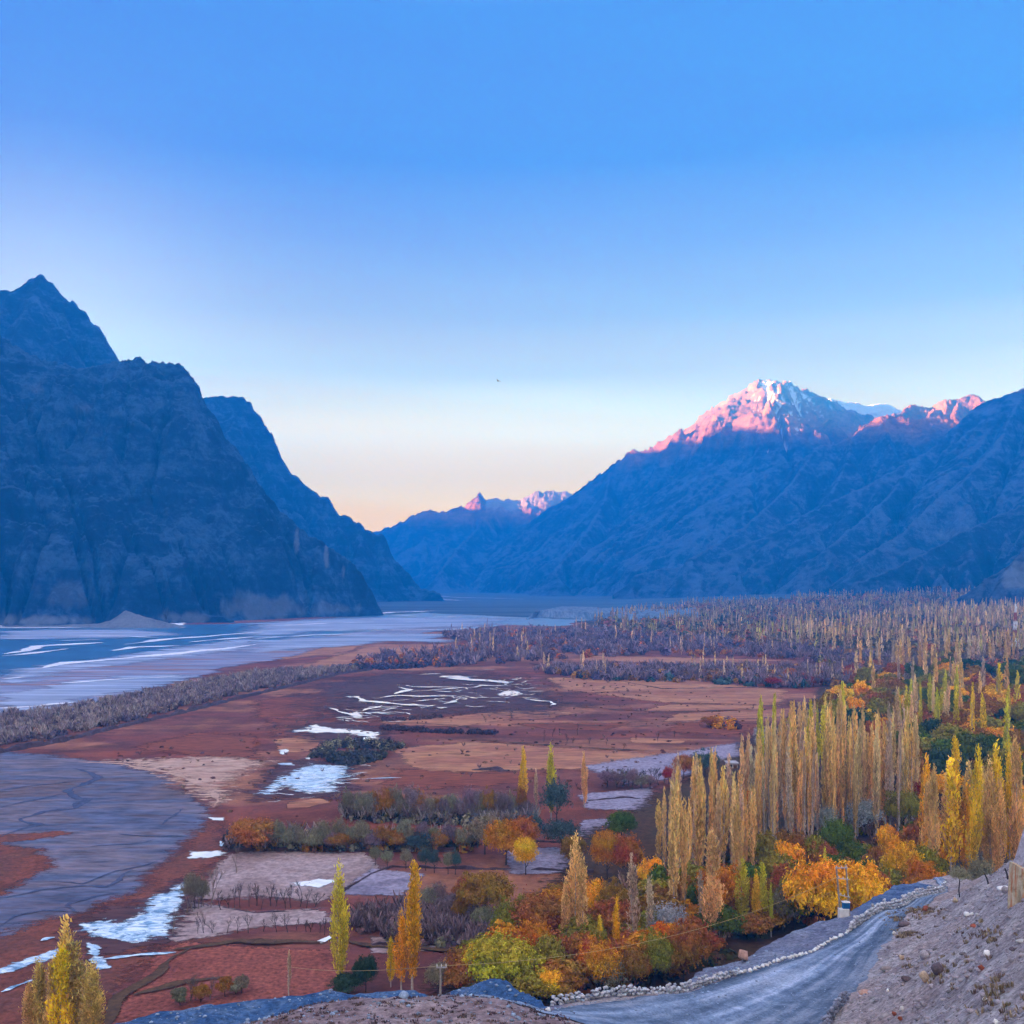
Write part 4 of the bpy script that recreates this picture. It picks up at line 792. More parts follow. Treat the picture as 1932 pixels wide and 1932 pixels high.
# --- poplars one can point at
STRW = (.74, .51, .13); COLN[STRW] = 'straw gold'
for px, pt, wpx, c, lb in ((72, 1812, 34, STRW, 'slim straw gold poplar second from the outer left of the bottom left corner clump'), (98, 1806, 34, TANC, 'tan poplar beside the tallest spire in the bottom left corner'), (126, 1728, 44, STRW, 'tallest straw gold poplar of the bottom left corner clump'), (148, 1776, 54, STRW, 'wide straw gold poplar on the right of the bottom left corner clump'), (58, 1852, 26, TANC, 'lowest tan poplar at the outer left of the bottom left clump'), (113, 1782, 40, YEL, 'yellow poplar between the tan ones of the bottom left clump'), (168, 1812, 34, STRW, 'short straw gold poplar at the right end of the bottom left clump')):
    by_px('poplar', px, 1990 + RT.uniform(-6, 6), pt, wpx, c, lb, 'poplars in the bottom left corner')
for px, pb, pt, wpx, c, lb in ((640, 1866, 1624, 37, YGR, 'lone tall yellow green poplar with a crooked tip above the gravel bank'), (778, 1870, 1626, 32, GOLD, 'tall golden poplar with a narrow pointed tip right of the yellow green one'), (757, 1868, 1712, 24, GOLD, 'half height golden poplar leaning against the tall golden one'), (737, 1862, 1768, 22, YEL, 'small yellow poplar left of the golden pair'),
    (987, 1534, 1410, 13, YEL, 'thin yellow poplar in front of the brown meadow beside the teal willow'), (1040, 1546, 1402, 20, YGR, 'tall green gold poplar growing out of the dark teal willow'), (1103, 1524, 1418, 11, TANC, 'thin tan poplar right of the dark teal willow'), (1012, 1536, 1450, 9, PINK, 'faint pinkish poplar between the two thin yellow ones'),
    (1083, 1806, 1572, 28, TANC, 'tan poplar with a ragged top left of the straw gold pair'), (1100, 1822, 1618, 36, TANC, 'broad straw gold poplar in the middle of the autumn trees'), (1066, 1815, 1660, 22, TANC, 'short tan poplar at the left of the straw gold pair'), (1197, 1806, 1606, 34, PINK, 'nearly leafless pinkish poplar with a pale stem'), (1226, 1796, 1652, 27, PINK, 'smaller pinkish poplar right of the nearly leafless one'),
    (1133, 1826, 1728, 18, YEL, 'small bright yellow poplar under the straw gold pair'), (1160, 1822, 1690, 22, GOLD, 'thin leafed young poplar with a white stem and a golden top'), (1272, 1762, 1470, 30, TANC, 'tall tan poplar with a long bare stem at the left edge of the middle stand'), (1346, 1792, 1560, 34, TANC, 'tan poplar standing alone before the orange tree with a white stem'), (1322, 1776, 1640, 16, PINK, 'slender pinkish poplar left of the lone tan one'), (1334, 1772, 1660, 10, YEL, 'thin yellow poplar behind the lone tan one'),
    (1400, 1766, 1616, 24, YGR, 'yellow green poplar left in the row above the grey bank'), (1426, 1766, 1636, 20, YEL, 'yellow poplar in the middle of the row above the grey bank'), (1442, 1762, 1630, 18, YGR, 'yellow green poplar right in the row above the grey bank'), (1392, 1720, 1480, 18, TANC, 'tall tan poplar behind the orange tree'), (1455, 1770, 1668, 12, YGR, 'thin poplar on a pale stem at the end of the row above the grey bank'),
    (1557, 1722, 1600, 16, YGR, 'pale yellow poplar tip rising behind the big golden tree'), (545, 1880, 1790, 9, PINK, 'faint leafless sapling poplar in the red field'), (1290, 1750, 1500, 26, TANC, 'tan poplar with a drooping lower crown in the front of the middle stand')):
    by_px('poplar', px, pb, pt, wpx, c, lb, None)
STANDS = [('S1', [(1228, 1640), (1300, 1690), (1420, 1690), (1425, 1610), (1300, 1600)], 34, 2.8, (18, 24), (1.7, 2.7), [TANC, PALE, TANC, PINK, TANC], 'in the near tan stand left of the middle', 'poplars of the near tan stand'),
    ('S2', [(1395, 1560), (1420, 1620), (1560, 1610), (1570, 1530), (1480, 1520)], 46, 2.6, (22, 29), (1.7, 2.7), [TANC, PALE, TANC, TANC, PINK], 'in the dense stand above the silver willow', 'poplars of the dense middle stand'),
    ('S3', [(1565, 1530), (1560, 1590), (1720, 1590), (1730, 1520)], 46, 2.6, (23, 29), (1.7, 2.8), [TANC, TANC, PALE, PINK], 'in the tall tan stand left of the bright yellow ones', 'poplars of the tall tan stand'),
    ('S4', [(1742, 1630), (1745, 1680), (1980, 1680), (1990, 1620)], 22, 3.6, (23, 28), (3.4, 4.8), [YEL, TANC, YEL, GOLD, TANC], 'behind the slope at the right edge', 'bright poplars above the right slope'),
    ('S5', [(1692, 1390), (1690, 1425), (1800, 1425), (1800, 1385)], 18, 4.5, (20, 25), (2.6, 3.4), [YGR, PALE, YGR], 'in the pale green clump among olive trees', 'pale green poplar clump'),
    ('S7', [(1420, 1470), (1430, 1520), (1580, 1500), (1600, 1430), (1500, 1440)], 22, 4.5, (21, 27), (2.2, 3.), [TANC, PALE, YGR], 'at the meadow edge behind the dense stand', 'poplars at the meadow edge'),
    ('S8', [(1800, 1340), (1800, 1520), (1980, 1560), (1980, 1330)], 20, 7., (20, 26), (2.4, 3.4), [YEL, TANC, YGR], 'single among the golden trees at right', 'single poplars among golden trees'),
    ('S9', [(1560, 1290), (1640, 1345), (1980, 1330), (1980, 1240), (1700, 1235), (1600, 1262)], 56, 5., (19, 25), (2.2, 3.1), [TANC, PALE, TANC, PINK], 'in the loose rows beyond the olive trees', 'poplars beyond the olive trees')]
for key, poly, n, sep, hr, wr, cs, where, grp in STANDS:
    for (x, y) in scatter(poly, n, sep, sum(map(ord, key))):
        c = RT.choice(cs); h = RT.uniform(*hr) * RT.choice((1., 1., .95, .82, 1.06)); z = float(valley(x, y)); sl_ = 'slim ' if h < hr[0] + .35 * (hr[1] - hr[0]) else 'tall '
        place_tree('poplar', x, y, z, h, RT.uniform(*wr), c, sl_ + COLN[c] + ' poplar ' + where, grp, 2 if key == 'S4' else 1 if y < 420 else 0)
# --- broad trees one can point at: (kind, px, foot row, top row, width px, colour, label)
for kd, px, pb, pt, wpx, c, lb in (
    ('tree', 955, 1632, 1536, 88, ORA, 'orange tree with a round crown beside the grey willow'), ('tree', 985, 1628, 1530, 70, RUST, 'red topped tree right behind the round orange tree'), ('willow', 915, 1612, 1530, 76, OGR, 'olive grey willow left of the round orange tree'), ('willow', 1050, 1552, 1462, 66, TEAL, 'dark teal willow with poplars growing out of it'), ('willow', 1060, 1606, 1538, 84, TEAL, 'low wide dark teal willow below the tall one'),
    ('willow', 1005, 1600, 1530, 50, TEAL, 'dark teal willow between the orange tree and the low wide one'), ('tree', 992, 1650, 1575, 50, GOLD, 'small golden tree at the foot of the round orange tree'), ('tree', 1080, 1640, 1572, 54, BRN, 'brown tree before the lavender field'), ('tree', 1146, 1660, 1560, 62, ORA, 'orange gold tree with a lobed crown left of the rust one'), ('tree', 1186, 1668, 1572, 66, RUST, 'rust brown tree with dark legs right of the lobed golden one'), ('tree', 1172, 1590, 1525, 60, GREEN, 'small dark green tree at the corner of the lavender field'),
    ('tree', 915, 1742, 1634, 118, BRN, 'wide orange brown tree in the orchard with bare trunks'), ('tree', 880, 1720, 1650, 60, RUST, 'rusty tree left of the wide orange brown one'), ('tree', 1010, 1800, 1678, 120, RUST, 'large rust and gold tree left of the straw gold poplars'), ('tree', 965, 1800, 1690, 80, OLIVE, 'olive tree at the left of the large rust one'), ('tree', 1012, 1830, 1734, 76, ORA, 'orange tree below the large rust one'), ('tree', 945, 1876, 1756, 150, (.40, .33, .025), 'big yellow green tree behind the gravel cone'), ('tree', 905, 1866, 1780, 80, GOLD, 'golden tree left of the big yellow green one'), ('willow', 915, 1880, 1796, 84, OGR, 'grey green willow in front of the big yellow green tree'),
    ('tree', 1034, 1896, 1822, 68, YEL, 'small round yellow tree right of the gravel cone'), ('tree', 690, 1872, 1796, 52, DKG, 'dark green tree right of the lone yellow green poplar'), ('tree', 655, 1876, 1836, 70, DKG, 'low dark green bush at the foot of the lone poplar'), ('willow', 826, 1880, 1810, 56, OGR, 'thin olive grey willow beside the small pole'), ('tree', 1128, 1874, 1772, 96, ORA, 'orange tree above the roadside wall'), ('willow', 1146, 1876, 1800, 82, OGR, 'olive grey willow above the roadside wall'), ('tree', 1200, 1872, 1784, 74, BRN, 'brown gold tree above the roadside wall'), ('tree', 1236, 1862, 1756, 78, OLIVE, 'olive gold tree right of the brown gold one above the wall'), ('tree', 1290, 1856, 1742, 90, BRN, 'dark brown tree nearest the road bend'),
    ('willow', 1262, 1796, 1700, 92, SILV, 'silver grey willow in the middle of the autumn trees'), ('tree', 1354, 1752, 1618, 112, ORA, 'large orange tree in front of the middle stand'), ('tree', 1392, 1752, 1640, 80, RUST, 'rust tree right of the large orange one'), ('tree', 1232, 1690, 1612, 60, GOLD, 'golden tree under the tan stand'), ('tree', 1262, 1700, 1630, 56, RUST, 'rust tree under the tan stand'), ('tree', 1120, 1745, 1655, 86, GOLD, 'golden tree behind the straw gold poplars'), ('tree', 1155, 1760, 1660, 70, BRN, 'brown tree right behind the straw gold poplars'),
    ('tree', 1545, 1772, 1606, 132, GOLD, 'big golden tree behind the twin pole transformer'), ('tree', 1622, 1762, 1612, 118, GOLD, 'big golden tree just right of the twin pole transformer'), ('tree', 1700, 1700, 1572, 84, GOLD, 'golden tree with a tall rounded crown near the bright poplars'), ('tree', 1740, 1716, 1610, 84, ORA, 'orange gold tree at the foot of the bright poplars'), ('tree', 1672, 1680, 1590, 70, BRN, 'brown leafed tree between the golden ones'), ('tree', 1498, 1742, 1640, 70, OLIVE, 'dark olive tree left of the big golden one'), ('tree', 1582, 1640, 1536, 74, GREEN, 'green tree above the big golden tree'),
    ('tree', 1500, 1650, 1560, 92, BRN, 'wide brown tree under the dense stand'), ('tree', 1440, 1660, 1560, 84, OLIVE, 'olive tree under the dense stand'), ('tree', 1552, 1660, 1580, 66, RUST, 'rust tree left of the green one'), ('willow', 1630, 1580, 1498, 80, SILV, 'silver willow in front of the tall tan stand'), ('willow', 1562, 1590, 1516, 50, SILV, 'smaller silver willow left in front of the tall tan stand'), ('tree', 1705, 1580, 1480, 80, OLIVE, 'olive tree left of the bright poplars'), ('tree', 1722, 1540, 1458, 46, CRIM, 'small crimson tree by the bright poplars'), ('willow', 1480, 1760, 1660, 60, OGR, 'grey green willow below the row of thin poplars'), ('willow', 1850, 1700, 1606, 62, OGR, 'grey green shrub tree before the bright poplars'),
    ('tree', 1290, 1470, 1420, 46, RUST, 'red and orange tree at the edge of the brown meadow'), ('willow', 1330, 1466, 1410, 60, TEAL, 'blue grey willow right of the red and orange tree'), ('tree', 1262, 1480, 1446, 30, RED, 'small red bush at the edge of the brown meadow'), ('willow', 1440, 1420, 1366, 40, SILV, 'pale silver willow at the meadow corner'), ('tree', 1395, 1600, 1500, 60, RUST, 'rust tree inside the tan stand'), ('tree', 1420, 1580, 1480, 50, ORA, 'orange tree inside the tan stand'),
    ('tree', 475, 1606, 1540, 100, RUST, 'large rust brown thicket tree at the corner of the lavender field'), ('tree', 640, 1608, 1566, 56, BRN, 'orange brown bush in the hedge above the lavender field'), ('tree', 745, 1606, 1562, 56, BRN, 'second orange brown bush in the hedge near the small dark one'), ('willow', 790, 1610, 1568, 56, TEAL, 'dark teal bush in the hedge'), ('tree', 1340, 1372, 1350, 40, RUST, 'orange bush line end by the pale meadow strip')):
    by_px(kd, px, pb, pt, wpx, c, lb, None, 2)
# --- olive and gold wood at the right, woods below the stands
for key, poly, n, sep, hr, wr, cs, where, grp in (
    ('W1', [(1560, 1400), (1570, 1345), (1700, 1330), (1960, 1330), (1990, 1560), (1740, 1560), (1700, 1440)], 96, 5.5, (9, 15), (9, 15), [GREEN, OLIVE, OLIVE, BRN, DKG, OLIVE, GREEN, RUST, GOLD, BRN], 'in the olive and golden wood at right', 'trees of the golden wood'),
    ('W2', [(1240, 1700), (1300, 1840), (1460, 1770), (1760, 1700), (1760, 1600), (1560, 1640), (1400, 1690)], 60, 4.2, (4, 10), (5, 9), [BRN, OLIVE, BRN, GREEN, RUST, GOLD, OLIVE, ORA], 'in the wood between stand and road', 'trees between stand and road'),
    ('W3', [(860, 1880), (1040, 1900), (1280, 1850), (1240, 1720), (1030, 1720), (930, 1800)], 38, 4.6, (4, 8), (5, 9), [BRN, ORA, OLIVE, RUST, OLIVE, BRN], 'in the autumn wood left of the road', 'trees left of the road'),
    ('W1b', [(1560, 1345), (1590, 1305), (1720, 1282), (1990, 1268), (1990, 1345), (1700, 1350)], 50, 7.5, (9, 15), (11, 17), [GREEN, OLIVE, GOLD, BRN, DKG, OLIVE, RUST, GREEN], 'at the far edge of the olive and golden wood', 'trees at the far edge of the golden wood'),
    ('W4', [(1440, 1300), (1540, 1295), (1700, 1275), (1660, 1260), (1500, 1275)], 16, 8., (6, 9), (8, 12), [RUST, PURP, CRIM, TEAL], 'in the mauve scrub beyond the meadow', 'trees in the mauve scrub')):
    for (x, y) in scatter(poly, n, sep, sum(map(ord, key)) + 9):
        if y < 190 and np.hypot(x, y) < np.interp(math.atan2(x, y), _ca, _cr) + 14: continue
        c = RT.choice(cs); h = RT.uniform(*hr); sl_ = 'low ' if h < sum(hr) / 2 else 'tall '
        place_tree('tree', x, y, float(valley(x, y)), h, RT.uniform(*wr), c, sl_ + COLN[c] + ' round tree ' + where, grp, 1)
# --- hedge rows of grey willows and leafless orchard trees
def row(kd, pts, n, hpx, wpx, cs, lb, grp, seed, jit=4):
    r = random.Random(seed)
    for i in range(n):
        t = (i + r.uniform(.2, .8)) / n * (len(pts) - 1); j = min(int(t), len(pts) - 2); u = t - j
        px = pts[j][0] + u * (pts[j + 1][0] - pts[j][0]); py = pts[j][1] + u * (pts[j + 1][1] - pts[j][1]) + r.uniform(-jit, jit); h = r.uniform(*hpx); c = r.choice(cs)
        q = by_px(kd, px, py, py - h, r.uniform(*wpx), c, None, grp, 1)
        q['label'] = ('taller ' if h > sum(hpx) / 2 else 'lower ') + (COLN[c] + ' ' if kd != 'bare' else '') + lb
row('willow', [(650, 1545), (760, 1548), (880, 1552), (1000, 1552)], 26, (44, 74), (26, 44), [OGR, PURP, OGR, BRN, PURP], 'willow in the long grey row below the brown meadow', 'willows of the long grey row', 1)
row('bare', [(640, 1540), (800, 1556), (980, 1560)], 16, (30, 52), (26, 44), [OGR], 'leafless tree standing in the long grey row', 'leafless trees of the long grey row', 2)
row('willow', [(500, 1606), (620, 1606), (760, 1606), (900, 1604)], 22, (40, 66), (28, 46), [OGR, BRN, PURP, OGR, OGR], 'willow in the hedge above the lavender field', 'willows of the field hedge', 3)
row('willow', [(700, 1636), (760, 1640), (830, 1650), (870, 1645)], 7, (36, 54), (24, 36), [OGR, TEAL], 'willow at the right side of the lavender field', 'willows beside the lavender field', 4)
row('bare', [(410, 1716), (500, 1712), (600, 1716)], 14, (28, 56), (22, 40), [PURP], 'leafless tree along the lower edge of the lavender field', 'leafless trees below the lavender field', 5)
row('bare', [(360, 1760), (450, 1764), (560, 1756), (620, 1762)], 14, (22, 46), (18, 32), [PURP], 'leafless tree on the brown terrace', 'leafless trees on the terrace', 6)
row('willow', [(355, 1716), (385, 1716)], 3, (60, 74), (34, 44), [OGR, OGR], 'thin willow at the left end of the terrace by the ice', 'thin willows by the ice', 7)
row('bare', [(350, 1720), (400, 1712)], 5, (50, 84), (34, 46), [OGR], 'grey leafless willow by the ice', 'leafless willows by the ice', 8)
row('bare', [(650, 1730), (740, 1760), (860, 1790)], 20, (26, 50), (26, 40), [PURP, OGR], 'leafless bush in the dark orchard behind the golden poplars', 'leafless bushes of the dark orchard', 9, 14)
row('willow', [(800, 1720), (860, 1730), (940, 1776)], 10, (36, 60), (38, 56), [OGR, PURP, BRN], 'bush in the dark orchard behind the golden poplars', 'bushes of the dark orchard', 10, 10)
row('bare', [(1020, 1398), (1100, 1400), (1280, 1404)], 12, (12, 24), (9, 16), [PURP], 'small leafless tree out on the brown meadow', 'leafless trees on the meadow', 11, 14)
row('bare', [(1140, 1482), (1200, 1484), (1260, 1480)], 9, (30, 44), (30, 46), [PURP, OGR], 'leafless mauve tree below the lavender strip', 'leafless trees below the lavender strip', 12)
row('willow', [(1140, 1484), (1230, 1486)], 6, (26, 42), (30, 44), [PURP, OGR], 'mauve willow below the lavender strip', 'willows below the lavender strip', 13)
row('shrub', [(330, 1898), (420, 1884), (470, 1872)], 5, (24, 46), (30, 48), [OGR, BRN, OGR], 'shrub on the edge of the red field above the gravel bank', 'shrubs above the gravel bank', 14)
row('bare', [(345, 1896), (400, 1888)], 3, (46, 66), (34, 44), [OGR], 'leafless shrub tree above the gravel bank', 'leafless shrub trees above the gravel bank', 15)
by_px('bare', 446, 1662 - 14, 1590, 26, OGR, 'single grey tree on the left corner of the lavender field'); by_px('bare', 326, 1766, 1710, 28, OGR, 'dark leaning tree on the right shore of the cracked ice')
# --- scrub and far woods that read as one mass
def thicket(name, polys, label, sets):
    """sets: (count, kind, height range, width range, colours)"""
    C_, A_, B_, BR, HU, COL = [], [], [], [], [], []
    for seed, (polypx, cnt, kind, hr, wr, cols) in enumerate(sets):
        r = np.random.RandomState(900 + seed + len(name))
        for (x, y) in scatter(polypx, cnt, .6, 70 + seed):
            if kind == 'poplar' and perlin(x / 80., y / 190., 31) < -.04 + .3 * r.rand() - .15: continue
            h = r.uniform(*hr); wd = r.uniform(*wr); c = np.array(cols[int(np.clip((perlin(x / 60., y / 130., 17 + seed) * .9 + .5) * len(cols) + r.normal(0, .9), 0, len(cols) - 1))]) * r.uniform(.7, 1.25); z = float(valley(x, y)); far = y > 900
            if kind == 'poplar':
                n = 16 if far else 40; zz_ = r.uniform(.08, 1, n); pr = np.interp(zz_, [0, .3, .8, 1], [.5, 1, .6, .1]) * wd / 2
                t = r.uniform(0, 6.28, n); p = np.stack([x + np.cos(t) * pr * r.uniform(.2, 1, n), y + np.sin(t) * pr * .7, z + zz_ * h], -1)
                a = np.tile([0, 0, h * (.10 if far else .06)], (n, 1)) + r.normal(0, .1, (n, 3)); b = np.stack([np.cos(t * 3), np.sin(t * 3) * .6, 0 * t], -1) * wd * (.17 if far else .12)
            elif kind == 'twig':
                n = 14 if far else 30; t = r.uniform(0, 6.28, n); s = r.uniform(.1, 1, n); p = np.stack([x + np.cos(t) * wd * .45 * s, y + np.sin(t) * wd * .45 * s, z + h * (.35 + .45 * s * r.uniform(.5, 1, n))], -1)
                a = unit(np.stack([np.cos(t) * .5, np.sin(t) * .5, np.ones(n)], -1)) * h * .2; b = r.normal(0, 1, (n, 3)); b = unit(b) * wd * .05
            else:
                n = 26 if far else 60; d = unit(r.normal(0, 1, (n, 3))); d[:, 2] = np.abs(d[:, 2]); p = np.array([x, y, z + .05 * h]) + d * np.array([wd / 2, wd / 2, h * .92]) * r.uniform(.55, 1, (n, 1))
                a = unit(np.cross(d, r.normal(0, 1, (n, 3)))) * wd * (.15 if far else .10); b = unit(np.cross(a, d)) * wd * (.11 if far else .075)
            C_.append(p); A_.append(a); B_.append(b); BR.append(np.clip(r.normal(.5, .22, n), 0, 1)); HU.append(np.clip(r.normal(.5, .2, n), 0, 1)); COL.append(np.tile(c, (n, 1)))
    V, F = quads(np.concatenate(C_), np.concatenate(A_), np.concatenate(B_))
    o = meshobj(name, V, F, LEAFS, None, False, {'br': ('FACE', np.concatenate(BR)), 'hu': ('FACE', np.concatenate(HU))})
    at_ = o.data.attributes.new('leaf', 'FLOAT_COLOR', 'FACE'); cc_ = np.concatenate(COL); at_.data.foreach_set('color', np.concatenate([np.clip(cc_, 0, 1), np.ones((len(cc_), 1))], 1).astype(np.float32).ravel())
    return tag(o, label, 'vegetation', None, 'stuff')
Z1 = [(1100, 1186), (1160, 1166), (1300, 1143), (1500, 1131), (1700, 1124), (1930, 1119), (2120, 1119), (2120, 1238), (1932, 1238), (1700, 1240), (1560, 1236), (1400, 1216), (1200, 1202)]
Z1b = [(1400, 1216), (1700, 1160), (1980, 1150), (1990, 1245), (1700, 1245), (1560, 1240)]
thicket('far_poplar_forest', None, 'wide tan poplar forest fading towards the blue mountains', [(Z1, 3600, 'poplar', (11, 21), (2.0, 3.8), [(.60, .40, .17), (.46, .31, .19), (.36, .25, .16), (.42, .27, .17), (.50, .40, .12)]), (Z1b, 1300, 'poplar', (13, 24), (2.0, 3.8), [TANC, PALE, (.55, .36, .16), PINK, (.5, .42, .10)]), (Z1, 2300, 'bush', (6, 13), (9, 16), [(.20, .14, .11), (.11, .08, .07), RUST, (.17, .12, .06), (.09, .10, .06), BRN, (.22, .15, .12)]), (Z1b, 700, 'bush', (6, 11), (8, 14), [(.18, .13, .10), (.10, .08, .05), BRN, OLIVE])])
Z2 = [(830, 1198), (1000, 1188), (1150, 1192), (1400, 1210), (1560, 1228), (1680, 1246), (1600, 1262), (1450, 1242), (1200, 1236), (1000, 1250), (850, 1260), (650, 1260), (720, 1240), (900, 1222)]
Z3 = [(1000, 1268), (1060, 1262), (1200, 1264), (1400, 1262), (1620, 1268), (1640, 1292), (1500, 1300), (1330, 1290), (1150, 1286), (1060, 1278)]
thicket('mauve_scrub', None, 'mauve leafless scrub woodland between the brown meadow and the river', [(Z2, 620, 'bush', (4, 8), (6, 11), [PURP, (.12, .085, .15), (.16, .10, .13), RUST, (.10, .08, .14)]), (Z2, 900, 'twig', (6, 11), (4, 7), [PURP, (.30, .22, .26), (.2, .14, .2)]), (Z2, 130, 'poplar', (10, 17), (1.6, 2.6), [PINK, PALE, (.36, .27, .28)]), (Z3, 330, 'bush', (3.5, 7), (5, 9), [PURP, (.10, .07, .12), BRN, TEAL, (.16, .10, .13)]), (Z3, 420, 'twig', (5, 9), (4, 6), [PURP, (.28, .2, .24)]), (Z3, 60, 'poplar', (9, 15), (1.5, 2.3), [PINK, PALE])])
ZB = [(0, 1352), (130, 1340), (240, 1318), (380, 1290), (480, 1272), (560, 1266), (690, 1262), (560, 1288), (450, 1312), (330, 1340), (210, 1370), (100, 1396), (0, 1412), (-90, 1425), (-90, 1360)]
thicket('dike_scrub', None, 'grey brown leafless scrub belt along the dark dike', [(ZB, 900, 'bush', (2.2, 4.4), (2.6, 5), [(.16, .115, .13), (.22, .16, .15), (.11, .08, .12), (.26, .19, .17)]), (ZB, 1500, 'twig', (3, 5.5), (2, 3.6), [(.30, .23, .24), (.22, .16, .19), (.36, .29, .26)])])
H1 = q2((420, 1500), (560, 1390), (700, 1382), (1110, 1412), (1100, 1440), (700, 1424), (610, 1440), (520, 1500)); H2_ = q2((560, 1500), (980, 1484), (960, 1510), (700, 1556), (560, 1530)); H3 = q2((940, 1262), (1450, 1296), (1820, 1306), (1820, 1318), (1450, 1312), (940, 1284)); H4 = q2((950, 1205), (1180, 1192), (1400, 1180), (1400, 1194), (1180, 1210), (960, 1224))
H5 = q3((1480, 1272), (1700, 1282), (1690, 1250), (1500, 1240)); H6 = q2((640, 815), (980, 815), (1200, 800), (1300, 770), (1300, 810), (980, 828), (660, 822))
H7 = [(640, 1550), (760, 1554), (900, 1560), (1010, 1560), (1010, 1540), (800, 1536), (650, 1534)]; H8 = [(425, 1608), (600, 1606), (760, 1606), (900, 1606), (900, 1586), (700, 1584), (430, 1580)]; H9 = [(650, 1750), (740, 1780), (900, 1800), (980, 1790), (960, 1740), (800, 1716), (690, 1720)]
thicket('hedge_scrub', None, 'dark low hedge scrub dividing the brown meadow and the orchards', [(H1, 110, 'bush', (2, 4), (2.4, 4.4), [(.08, .075, .06), (.06, .055, .07), OGR]), (H2_, 100, 'bush', (2, 4.2), (2.4, 4.6), [(.06, .06, .07), (.08, .08, .06)]), (H3, 90, 'bush', (1.2, 2.4), (2, 3.6), [(.09, .045, .05), (.06, .04, .06)]), (H4, 50, 'bush', (1, 2.), (2, 3.4), [(.10, .06, .07)]), (H5, 50, 'bush', (3, 5), (3, 5), [RUST, (.10, .06, .1), ORA]), (H6, 90, 'bush', (2.5, 5), (4, 7), [(.07, .055, .11), (.12, .09, .1)]),
    (H7, 150, 'bush', (1.6, 4), (2.4, 4.4), [(.09, .075, .09), (.06, .06, .07), OGR]), (H7, 160, 'twig', (3, 5.5), (2.4, 4), [(.22, .17, .2), (.3, .26, .24)]), (H8, 140, 'bush', (1.6, 3.6), (2.2, 4.4), [(.08, .06, .06), OGR, BRN, (.05, .05, .06)]), (H8, 140, 'twig', (2.5, 5), (2, 3.6), [(.26, .2, .2), BRN]), (H9, 150, 'bush', (1, 2.6), (2, 4), [(.10, .06, .07), (.14, .08, .07), OGR]), (H9, 190, 'twig', (2, 4), (1.8, 3.2), [(.25, .17, .18), (.16, .11, .12)])])
MS = [(180, 1420), (420, 1395), (760, 1290), (1000, 1270), (1350, 1310), (1480, 1345), (1380, 1400), (1200, 1480), (1000, 1530), (640, 1535), (430, 1600), (410, 1520)]
thicket('meadow_scrub', None, 'tiny scattered scrub tufts and grass clumps on the brown meadow', [(MS, 420, 'bush', (.2, .7), (.6, 2.2), [(.12, .05, .04), (.16, .07, .04), (.10, .05, .05), (.2, .12, .07)]), (MS, 160, 'twig', (.8, 2.4), (.8, 1.8), [(.16, .09, .09), (.22, .15, .12)])])
UW = [(860, 1880), (1040, 1900), (1280, 1850), (1470, 1762), (1760, 1700), (1800, 1560), (1560, 1560), (1400, 1600), (1240, 1680), (1040, 1700), (940, 1790)]
UW2 = [(1560, 1400), (1570, 1345), (1700, 1300), (1960, 1280), (1990, 1560), (1740, 1560), (1700, 1440)]
UW3 = [(1530, 1238), (1700, 1232), (1990, 1236), (1995, 1310), (1700, 1316), (1570, 1304)]
thicket('undergrowth', None, 'brown and olive undergrowth beneath the autumn trees', [(UW3, 420, 'bush', (3, 7), (5, 10), [BRN, OLIVE, (.12, .08, .04), (.16, .11, .09), RUST]), (UW3, 240, 'twig', (4, 9), (3, 5), [(.3, .22, .16), (.24, .17, .14)]), (UW, 420, 'bush', (1.2, 3.6), (2.4, 5), [BRN, OLIVE, RUST, (.12, .07, .03), (.06, .06, .025)]), (UW, 260, 'twig', (2, 5), (2, 3.4), [(.3, .2, .16), (.2, .15, .1)]), (UW2, 260, 'bush', (2, 5), (4, 8), [BRN, OLIVE, (.10, .07, .03), (.05, .06, .03)])])
# ---------------- stones, walls, poles, houses
def stone_shape(seed, sub=1):
    bm = bmesh.new(); bmesh.ops.create_icosphere(bm, subdivisions=sub, radius=1.); r = random.Random(seed); o = Vector((r.uniform(0, 90), r.uniform(0, 90), 0))
    pl = [(Vector((r.uniform(-1, 1), r.uniform(-1, 1), r.uniform(-1, 1))).normalized(), r.uniform(.42, .8)) for _ in range(11)]
    for v in bm.verts:
        for n_, d_ in pl:
            q = v.co.dot(n_)
            if q > d_: v.co -= n_ * (q - d_) * .92
        v.co *= 1 + .14 * float(perlin(v.co.x * 1.7 + o.x + v.co.z, v.co.y * 1.7 + o.y))
    V = np.array([v.co[:] for v in bm.verts]); F = np.array([[v.index for v in f.verts] for f in bm.faces]); bm.free(); return V, F
ST = [stone_shape(i, 2) for i in range(8)]; STL = [stone_shape(20 + i, 1) for i in range(8)]
def rotm(r): return np.array(Matrix.Rotation(r.uniform(0, 6.28), 3, 'Z') @ Matrix.Rotation(r.uniform(-.4, .4), 3, 'X') @ Matrix.Rotation(r.uniform(-.4, .4), 3, 'Y'))
def stonemat(name, c, lo=.5, hi=1.5):
    k = NT(name); n1 = k.noise(k.coord('Object'), 2.2, 8, .7); n2 = k.noise(k.coord('Object'), 14, 5, .7)
    cc = k.mix(1., c, k.ramp(k.math('ADD', k.math('MULTIPLY', n1, .6), k.math('MULTIPLY', n2, .4)), [(.35, lo), (.65, hi)]), 'MULTIPLY')
    k.color(k.mix(1., cc, k.ramp(k.attr('br'), [(0., .5), (1., 1.5)]), 'MULTIPLY')); k.bump(k.math('ADD', n1, n2), .8, .08); return k.m
